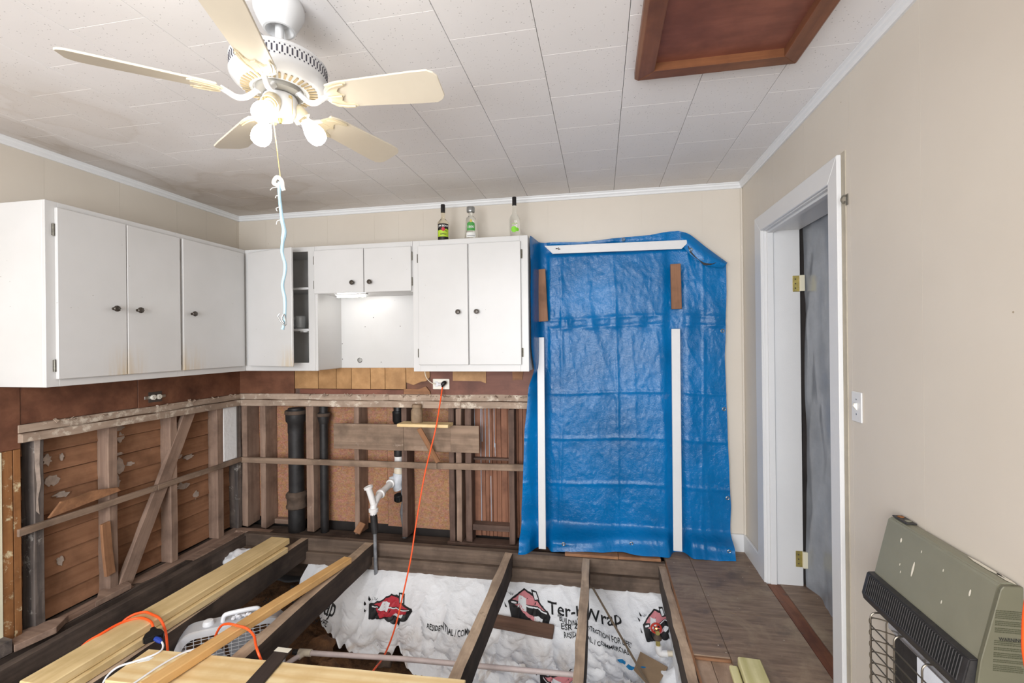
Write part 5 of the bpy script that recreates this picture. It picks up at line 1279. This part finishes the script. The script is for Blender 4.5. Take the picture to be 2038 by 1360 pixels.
# printing on the wrap: a house in the rain, the name, the small lines
def place(A, U, V, lift=0.004):
    A, U, V = Vector(A), Vector(U), Vector(V)
    def f(u, v):
        x = A.x + U.x*u + V.x*v; y = A.y + U.y*u + V.y*v
        return Vector((x, y, hs(x, y) + lift))
    return f
def house(A, U, V, red, base=0.0035, dark=False):
    f1, f2, f3 = place(A, U, V, base), place(A, U, V, base+0.0015), place(A, U, V, base+0.003)
    printed('house_outline', fine(poly_bm([[(-0.02,0.56),(0.04,0.52),(0.10,0.56),(0.10,0.55),(0.0,0.12),(0.22,0.10),(0.60,0.10),(0.72,-0.10),(0.74,0.10),(0.90,0.12),(0.95,0.44),(1.02,0.40),(1.0,0.48),(0.82,0.68),(0.82,1.02),(0.68,1.04),(0.68,0.93),(0.50,1.0)]]), 0.05), f1, M['print_black'], wrap)
    printed('house_roof', fine(poly_bm([[(0.10,0.60),(0.50,0.93),(0.68,0.84),(0.70,0.70),(0.92,0.50),(0.60,0.56),(0.30,0.58)]]), 0.05), f2, red, wrap)
    printed('house_wall', fine(poly_bm([[(0.15,0.48),(0.40,0.52),(0.88,0.43),(0.86,0.30),(0.58,0.22),(0.52,0.14),(0.26,0.12)]]), 0.05), f2, M['print_black'] if dark else red, wrap)
    if dark: printed('house_stripe', fine(poly_bm([[(0.14,0.48),(0.26,0.50),(0.62,0.26),(0.60,0.16),(0.50,0.22)]]), 0.05), f3, red, wrap)
    for q in ([(0.30,0.74),(0.48,0.70),(0.42,0.38),(0.20,0.40)], [(0.71,0.96),(0.79,0.96),(0.79,0.70),(0.71,0.72)], [(0.60,0.30),(0.80,0.27),(0.76,0.18),(0.66,0.15),(0.56,0.20)], [(0.05,0.53),(0.20,0.55),(0.20,0.51),(0.06,0.49)], [(0.44,0.55),(0.94,0.46),(0.94,0.42),(0.44,0.51)]):
        printed('house_window', fine(poly_bm([q]), 0.05), f3, M['print_white'], wrap)
    for cu, cv, s in ((-0.02,0.86,1.1), (-0.12,0.68,1.0), (-0.10,0.42,0.8)):
        printed('rain_drop', fine(poly_bm([[(cu-0.03*s,cv+0.09*s),(cu+0.015*s,cv+0.0),(cu+0.03*s,cv-0.05*s),(cu,cv-0.08*s),(cu-0.03*s,cv-0.05*s),(cu-0.035*s,cv)]]), 0.05), f1, M['print_black'], wrap)
    for a in (0.6, 1.1, 1.6):
        c, s_ = cos(a+0.6), sin(a+0.6); q = (0.12, 0.70)
        printed('splash', poly_bm([[(q[0]+c*0.05-s_*0.008, q[1]+s_*0.05+c*0.008),(q[0]+c*0.13-s_*0.006, q[1]+s_*0.13+c*0.006),(q[0]+c*0.13+s_*0.006, q[1]+s_*0.13-c*0.006),(q[0]+c*0.05+s_*0.008, q[1]+s_*0.05-c*0.008)]]), f1, M['print_black'], wrap)
def wording(s, A, B, V, em=1.0, lift=0.0045):
    """text from A to B on the sheet, V = vector of one em upwards"""
    bm = text_polys(s, 1.0); x0 = min(v.co.x for v in bm.verts); x1 = max(v.co.x for v in bm.verts)
    U = (Vector(B) - Vector(A))/(x1-x0); f = place(A, U, V, lift)
    printed('lettering', fine(bm, 0.25), lambda u, v: f(u-x0, v), M['print_black'], wrap)
house((-1.505,2.822,0), (0.285,0.030,0), (-0.055,0.150,0), M['print_red'])
wording('RESIDENTIAL / COMMERCIAL', (-1.105,2.826,0), (-0.70,2.790,0), (-0.012,0.048,0))
house((-0.560,2.900,0), (0.262,-0.035,0), (-0.085,0.190,0), M['print_pink'], dark=True)
wording('Ter-bWrap', (-0.345,2.955,0), (0.112,2.935,0), (-0.012,0.090,0))
wording('"BUILDING PROTECTION FOR LIFE"', (-0.280,2.925,0), (0.165,2.835,0), (-0.005,0.040,0))
wording('ESR 2', (-0.255,2.885,0), (-0.155,2.885,0), (-0.005,0.040,0))
wording('RESIDENTIAL / COMMERCIAL', (-0.235,2.850,0), (0.150,2.800,0), (-0.005,0.034,0))
house((0.255,2.86,0), (0.165,0.0,0), (-0.03,0.16,0), M['print_pink'], dark=True)
house((-0.335,2.500,0), (0.24,-0.01,0), (-0.02,0.150,0), M['print_pink'])
wording('Ter-bWrap', (-2.16,2.88,0), (-1.765,2.838,0), (-0.012,0.13,0))
wording('BUILDING PROTECTION FOR LIFE', (-2.3,2.85,0), (-1.775,2.775,0), (-0.005,0.045,0))
for cu, cv in ((0.10,2.76),(0.15,2.75)):
    f = place((cu,cv,0), (1,0,0), (0,1,0)); printed('blue_mark', fine(poly_bm([[(0.022*cos(2*pi*k/9)*(1+0.3*(k%2)), 0.010*sin(2*pi*k/9)) for k in range(9)]]), 0.03), f, M['blue_mark'], wrap)
# crumpled scrap by the left sill
g = G(); bmesh.ops.create_icosphere(g.bm, subdivisions=4, radius=1.0)
for v in g.bm.verts:
    n = v.co.copy(); r = 0.75 + 0.25*noise.noise(n*2.0) + 0.18*(1-abs(noise.noise(n*4.5)))
    v.co = Vector((-2.60 + n.x*0.125*r, 3.00 + n.y*0.11*r, -0.150 + n.z*0.085*r))
tag(g.build('plastic_scrap', M['wrap'], smooth=True), 'crumpled wad of white plastic behind the stacked timbers', 'scrap')

# ---- lumber
def lumber(name, label, p0, p1, wdt, th, mat, up=(0,0,1), cat='lumber', group=None, bevel=0.004):
    return tag(board(name, p0, p1, wdt, th, mat, None, up=up, bevel=bevel, rough=0.0008), label, cat, group)
lumber('timber', 'greenish treated pine timber, upper of the stacked pair at left', (-2.2265,2.943,0.042), (-2.268,1.50,0.042), 0.146, 0.0385, M['treated'])
lumber('timber', 'treated pine timber, lower of the stacked pair at left', (-2.201,2.895,0.0015), (-2.248,1.48,0.0015), 0.140, 0.0385, M['treated'])
lumber('stud_offcut', 'narrow orange fir stud leaning diagonally over the third joist', (-1.645,2.826,0.001), (-1.800,1.560,0.054), 0.062, 0.038, M['fir'])
lumber('deck_board', 'wide pale pine board laid across the joists in front', (-2.062,1.715,0.001), (-0.560,1.773,0.001), 0.205, 0.0395, M['pine'], bevel=0.003)
t = lumber('dark_board', 'narrow dark stained board with paint-chipped end on pale pine board', (-1.4325,1.912,0.0265), (-1.400,1.560,0.0265), 0.075, 0.010, M['joist_side'])
t2 = BX('painted_end', -1.468, -1.396, 1.885, 1.9135, 0.0318, 0.0326, M['chip'], None); t2.parent = t; t2.matrix_parent_inverse = (Matrix.Translation(t.location) @ t.rotation_euler.to_matrix().to_4x4()).inverted()
lumber('short_plank', 'short brown plank lying on the wrap between two joists', (-0.70,2.880,-0.335), (-0.300,2.853,-0.352), 0.075, 0.032, M['brown_plank'], up=(0,-0.55,1))
lumber('wood_scrap', 'green-tinged scrap board with knot on the dark floor', (0.617,2.182,0.0225), (0.595,1.80,0.0225), 0.092, 0.040, M['green_scrap'])
lumber('wood_scrap', 'thinner pale scrap tucked under the knotty board', (0.546,2.155,0.010), (0.526,1.80,0.010), 0.034, 0.0185, M['green_scrap'])
lumber('wood_block', 'small orange wood block lodged behind the rim at back', (-1.845,3.300,-0.03), (-1.822,3.355,0.03), 0.055, 0.022, M['splinter'], up=(0,-1,0.6), cat='block')
lumber('rod', 'thin grey rod slanting down across the wrap beside cardboard', (-0.062,2.900,-0.085), (0.245,2.520,-0.40), 0.012, 0.007, M['old_stick'], cat='rod', bevel=0.001)

# ---- white box fan standing in the pit
bt = Matrix.Rotation(radians(34), 3, 'Z')        # local x = width, local y = depth (away from camera)
O0 = Vector((-2.118, 1.992, -0.545)); HF = 0.50; WF = 0.500; DF = 0.115
LB = lambda u, v, d: O0 + bt @ Vector((u, d, v))
t = thing('box_fan', 'white box fan with carry handle and knob standing between joists', 'fan', tuple(O0 + bt @ Vector((WF/2, DF/2, 0))))
def rrect(x0, x1, y0, y1, r, n=6):
    p = []
    for cx, cy, a0 in ((x1-r,y1-r,0),(x0+r,y1-r,90),(x0+r,y0+r,180),(x1-r,y0+r,270)):
        for k in range(n+1): a = radians(a0+90*k/n); p.append((cx+r*cos(a), cy+r*sin(a)))
    return p
g = G(); o_ = rrect(0,WF,0,HF,0.085); i_ = rrect(0.030,WF-0.030,0.030,HF-0.030,0.065)
for d0, d1, m in ((0.0, 0.018, 0), (0.018, DF, 1)):
    sh = 0.0 if m == 0 else 0.004
    A = [g.bm.verts.new(LB(u, v, d0)) for u, v in o_]; B = [g.bm.verts.new(LB(u, v, d1)) for u, v in o_]
    A2 = [g.bm.verts.new(LB(u, v, d0)) for u, v in i_]; B2 = [g.bm.verts.new(LB(u, v, d1)) for u, v in i_]
    n = len(o_)
    for k in range(n):
        q = (k+1) % n
        g.face([A[k],A[q],B[q],B[k]], m); g.face([A2[q],A2[k],B2[k],B2[q]], m); g.face([A[q],A[k],A2[k],A2[q]], m); g.face([B[k],B[q],B2[q],B2[k]], m)
g.build('housing', [M['box_white'], M['box_grey']], t, smooth=True)
g = G()
for k in range(24): 
    v = 0.045 + (HF-0.09)*k/23; g.tube([LB(0.028, v, 0.008), LB(WF-0.028, v, 0.008)], 0.0016, 5)
for k in range(13):
    u = 0.05 + (WF-0.10)*k/12; g.tube([LB(u, 0.028, 0.010), LB(u, HF-0.028, 0.010)], 0.0020, 5)
g.build('grille', M['box_white'], t)
g = G(); cI = LB(WF/2, HF/2, 0.06); RR = bt @ RY
for k in range(5):
    a = 2*pi*k/5
    g.prism([(0.03,-0.02),(0.12,-0.07),(0.19,-0.05),(0.195,0.05),(0.10,0.06),(0.03,0.02)], lambda u, v, tt: LB(WF/2 + u*cos(a)-v*sin(a), HF/2 + u*sin(a)+v*cos(a), 0.06 + v*0.25 + tt), 0, 0.003)
g.lathe([(0.035,-0.02),(0.035,0.02)], 16, cI, RR)
g.build('fan_blades', M['box_grey'], t)
g = G().lathe([(0.027,0),(0.027,0.010),(0.022,0.022),(0.004,0.026)], 20, LB(0.140, HF-0.001, 0.060)); g.build('speed_knob', M['box_white'], t, smooth=True)
g = G(); g.tube(spline([LB(0.205,HF-0.002,0.06), LB(0.212,HF+0.028,0.06), LB(0.240,HF+0.036,0.06), LB(0.345,HF+0.036,0.06), LB(0.372,HF+0.028,0.06), LB(0.380,HF-0.002,0.06)], 5), 0.0115, 10)
g.build('carry_handle', M['box_white'], t, smooth=True)
g = G(); rr = random.Random(3)
for k in range(7): g.obox(LB(0.255+0.013*k, HF+0.010, 0.06+rr.uniform(-0.012,0.012)), (0.022,0.018,0.012), Euler((rr.uniform(-1,1),rr.uniform(-1,1),rr.uniform(0,3))).to_matrix())
g.build('cord_wrap', M['cord_white'], t, bevel=0.003)

# ---- cords on the lumber
t = thing('extension_cord', 'orange extension cord looped over the stacked timbers, black triple socket', 'cord', (-2.2, 1.93, 0.07))
G().tube(spline([(-2.36,1.66,-0.02),(-2.352,1.75,0.045),(-2.325,1.808,0.067),(-2.318,1.900,0.067),(-2.270,1.948,0.067),(-2.199,1.938,0.067),(-2.156,1.918,0.060),(-2.140,1.905,0.05)], 8), 0.0056, 8).build('cable', M['cord_orange'], t, smooth=True)
G().tube(spline([(-2.36,1.90,-0.02),(-2.348,1.925,0.045),(-2.325,1.960,0.068),(-2.290,1.994,0.068),(-2.231,1.984,0.067),(-2.162,1.962,0.064),(-2.119,1.950,0.020),(-2.098,1.940,-0.04),(-2.085,1.935,-0.12)], 8), 0.0056, 8).build('cable', M['cord_orange'], t, smooth=True)
g = G(); X0 = Vector((-2.138,1.903,0.050)); ax = Vector((0.062,-0.052,-0.010)).normalized(); sd = Vector((0,0,1)).cross(ax).normalized(); upv = ax.cross(sd)
f3 = lambda u, v, tt: X0 + ax*u + sd*v + upv*tt
g.prism([(-0.004,-0.010),(0.016,-0.011),(0.030,-0.030),(0.066,-0.042),(0.078,-0.034),(0.078,0.034),(0.066,0.042),(0.030,0.030),(0.016,0.011),(-0.004,0.010)], f3, -0.014, 0.014)
g.build('triple_socket', M['black_plastic'], t, 0.004, 2)
G().tube(spline([(-1.93,2.03,-0.10),(-1.898,2.016,-0.030),(-1.850,2.000,0.036),(-1.790,1.978,0.068),(-1.735,1.972,0.069),(-1.690,1.985,0.050),(-1.640,1.970,0.030),(-1.585,1.915,0.030),(-1.54,1.875,0.024),(-1.50,1.87,-0.05)], 8), 0.0056, 8).build('cable', M['cord_orange'], t, smooth=True)
t = thing('power_cord', 'white appliance cord with blue plug and tag crossing the pine board', 'cord', (-2.0, 1.77, 0.03))
G().tube(spline([(-2.060,1.850,0.046),(-2.022,1.845,0.035),(-1.990,1.815,0.028),(-1.995,1.778,0.026),(-2.035,1.728,0.026),(-2.080,1.690,0.022),(-2.117,1.672,-0.01),(-2.14,1.66,-0.06)], 8), 0.0042, 7).build('cable', M['cord_white'], t, smooth=True)
G().tube([(-2.068,1.852,0.046),(-2.046,1.850,0.042),(-2.028,1.846,0.036)], [0.010,0.012,0.007], 8).build('plug', M['blue_plug'], t, smooth=True)
G().tube(spline([(-1.840,1.842,0.0255),(-1.875,1.812,0.0255),(-1.900,1.726,0.0255),(-1.910,1.617,0.0255),(-1.915,1.54,0.0255)], 8), 0.0042, 7).build('cable', M['cord_white'], t, smooth=True)
g = G(); g.hexa([(-2.030,1.722,0.0212),(-1.985,1.748,0.0212),(-1.985,1.772,0.0212),(-2.012,1.758,0.0212),(-2.030,1.722,0.0222),(-1.985,1.748,0.0222),(-1.985,1.772,0.0222),(-2.012,1.758,0.0222)]); g.build('paper_tag', M['lab_white'], t)

# ---- water lines
t = thing('water_pipe', 'dusty white plastic water pipe with elbow crossing the open pit', 'pipe', (-1.1, 2.38, -0.30))
G().tube([(-1.640,2.352,-0.300),(-1.082,2.400,-0.302),(-0.10,2.44,-0.304)], 0.0135, 12).build('pipe', M['pvc_dirty'], t, smooth=True)
G().tube([(-1.640,2.352,-0.300),(-1.665,2.290,-0.300),(-1.72,2.10,-0.302)], 0.0135, 12).build('pipe', M['pvc_dirty'], t, smooth=True)
g = G(); g.tube([(-1.672,2.350,-0.300),(-1.600,2.356,-0.300)], 0.0185, 12); g.tube([(-1.640,2.352,-0.300),(-1.652,2.318,-0.300)], 0.0180, 12)
g.build('tee_fitting', M['pvc_old'], t, smooth=True)
G().tube([(-1.672,2.350,-0.300),(-1.705,2.348,-0.300)], 0.0145, 10).build('dark_pipe', M['iron'], t, smooth=True)
t = thing('water_valve', 'brass spigot with red round handle on white elbow by floor edge', 'valve', (0.297, 2.70, -0.25))
vy = 2.70
g = G(); ring = [(0.284+0.026*cos(2*pi*k/20), vy-0.028, -0.160+0.026*sin(2*pi*k/20)) for k in range(20)]
g.tube(ring, 0.0055, 7, closed=True)
for k in range(5): a = 2*pi*k/5; g.tube([(0.284,vy-0.026,-0.160),(0.284+0.026*cos(a),vy-0.028,-0.160+0.026*sin(a))], 0.0035, 6)
g.build('handle', M['red_handle'], t, smooth=True)
g = G(); g.tube([(0.286,vy,-0.172),(0.284,vy-0.030,-0.160)], 0.006, 8); g.tube([(0.291,vy-0.036,-0.182),(0.291,vy,-0.186)], 0.012, 10)
g.build('stem', M['brass'], t, smooth=True)
G().tube([(0.288,vy,-0.175),(0.291,vy,-0.20),(0.293,vy,-0.222),(0.294,vy,-0.228),(0.294,vy,-0.236)], [0.016,0.013,0.016,0.023,0.022], 12).build('valve_body', M['iron_rust'], t, smooth=True)
G().tube([(0.294,vy,-0.236),(0.297,vy,-0.285)], 0.0125, 12).build('nipple', M['brass'], t, smooth=True)
g = G(); g.tube(spline([(0.297,vy,-0.268),(0.299,vy,-0.298),(0.312,vy,-0.312),(0.345,vy,-0.310)], 5), 0.0185, 12); g.build('elbow', M['pvc'], t, smooth=True)
G().tube([(0.340,vy,-0.310),(0.400,vy,-0.306)], 0.0145, 12).build('pipe', M['pvc_old'], t, smooth=True)
g = G(); g.box(0.372,0.388, vy-0.018,vy-0.0155, -0.325,-0.235)
for k in range(5): g.lathe([(0.003,0),(0.003,0.001)], 8, (0.380, vy-0.018, -0.315+0.018*k), RY)
g.build('hanger_strap', M['metal'], t)
# ---- cardboard
g = G(); cpts = [(0.160,2.640),(0.207,2.790),(0.345,2.690),(0.252,2.500)]
rings = []
for e, zz_ in ((0.0, 0.0), (0.0, 0.004)):
    rings.append([g.bm.verts.new((x, y, -0.385 + 0.04*(y-2.6) + zz_)) for x, y in cpts])
g.face(list(reversed(rings[0]))); g.face(rings[1])
for k in range(4): g.face([rings[0][k], rings[0][(k+1)%4], rings[1][(k+1)%4], rings[1][k]])
t = g.build('cardboard', M['card']); tag(t, 'torn brown cardboard piece with blue mark lying on the wrap', 'cardboard')
printed('blue_mark', poly_bm([[(0.014*cos(2*pi*k/9)*(1+0.2*(k%2)), 0.007*sin(2*pi*k/9)) for k in range(9)]]), lambda u, v: Vector((0.212+u, 2.665+v, -0.381+0.04*(2.665+v-2.6)+0.001)), M['blue_mark'], t)

# ---- stones and clods by the torn edge of the wrap
def clod(name, label, c, r, mat, seed, sq=0.7):
    g = G(); bmesh.ops.create_icosphere(g.bm, subdivisions=3, radius=1.0)
    for v in g.bm.verts:
        n = v.co.copy(); q = 0.8 + 0.35*noise.noise(n*1.3 + Vector((seed, 0, 0))) + 0.12*noise.noise(n*4 + Vector((0, seed, 0)))
        v.co = Vector(c) + Vector((n.x*r*q, n.y*r*q*0.9, n.z*r*q*sq))
    return tag(g.build(name, mat, smooth=True), label, 'stone')
clod('rock', 'dark grey rock poking from the torn wrap near the pipe', (-1.275,2.585,-0.455), 0.062, M['iron_rust'], 3.0)
clod('soil_clod', 'big tan clod of soil beside the third joist', (-1.735,2.640,-0.480), 0.115, M['dirt'], 8.0)
clod('soil_clod', 'smaller brown clod of soil behind the pipe tee', (-1.600,2.500,-0.490), 0.085, M['dirt'], 12.0)
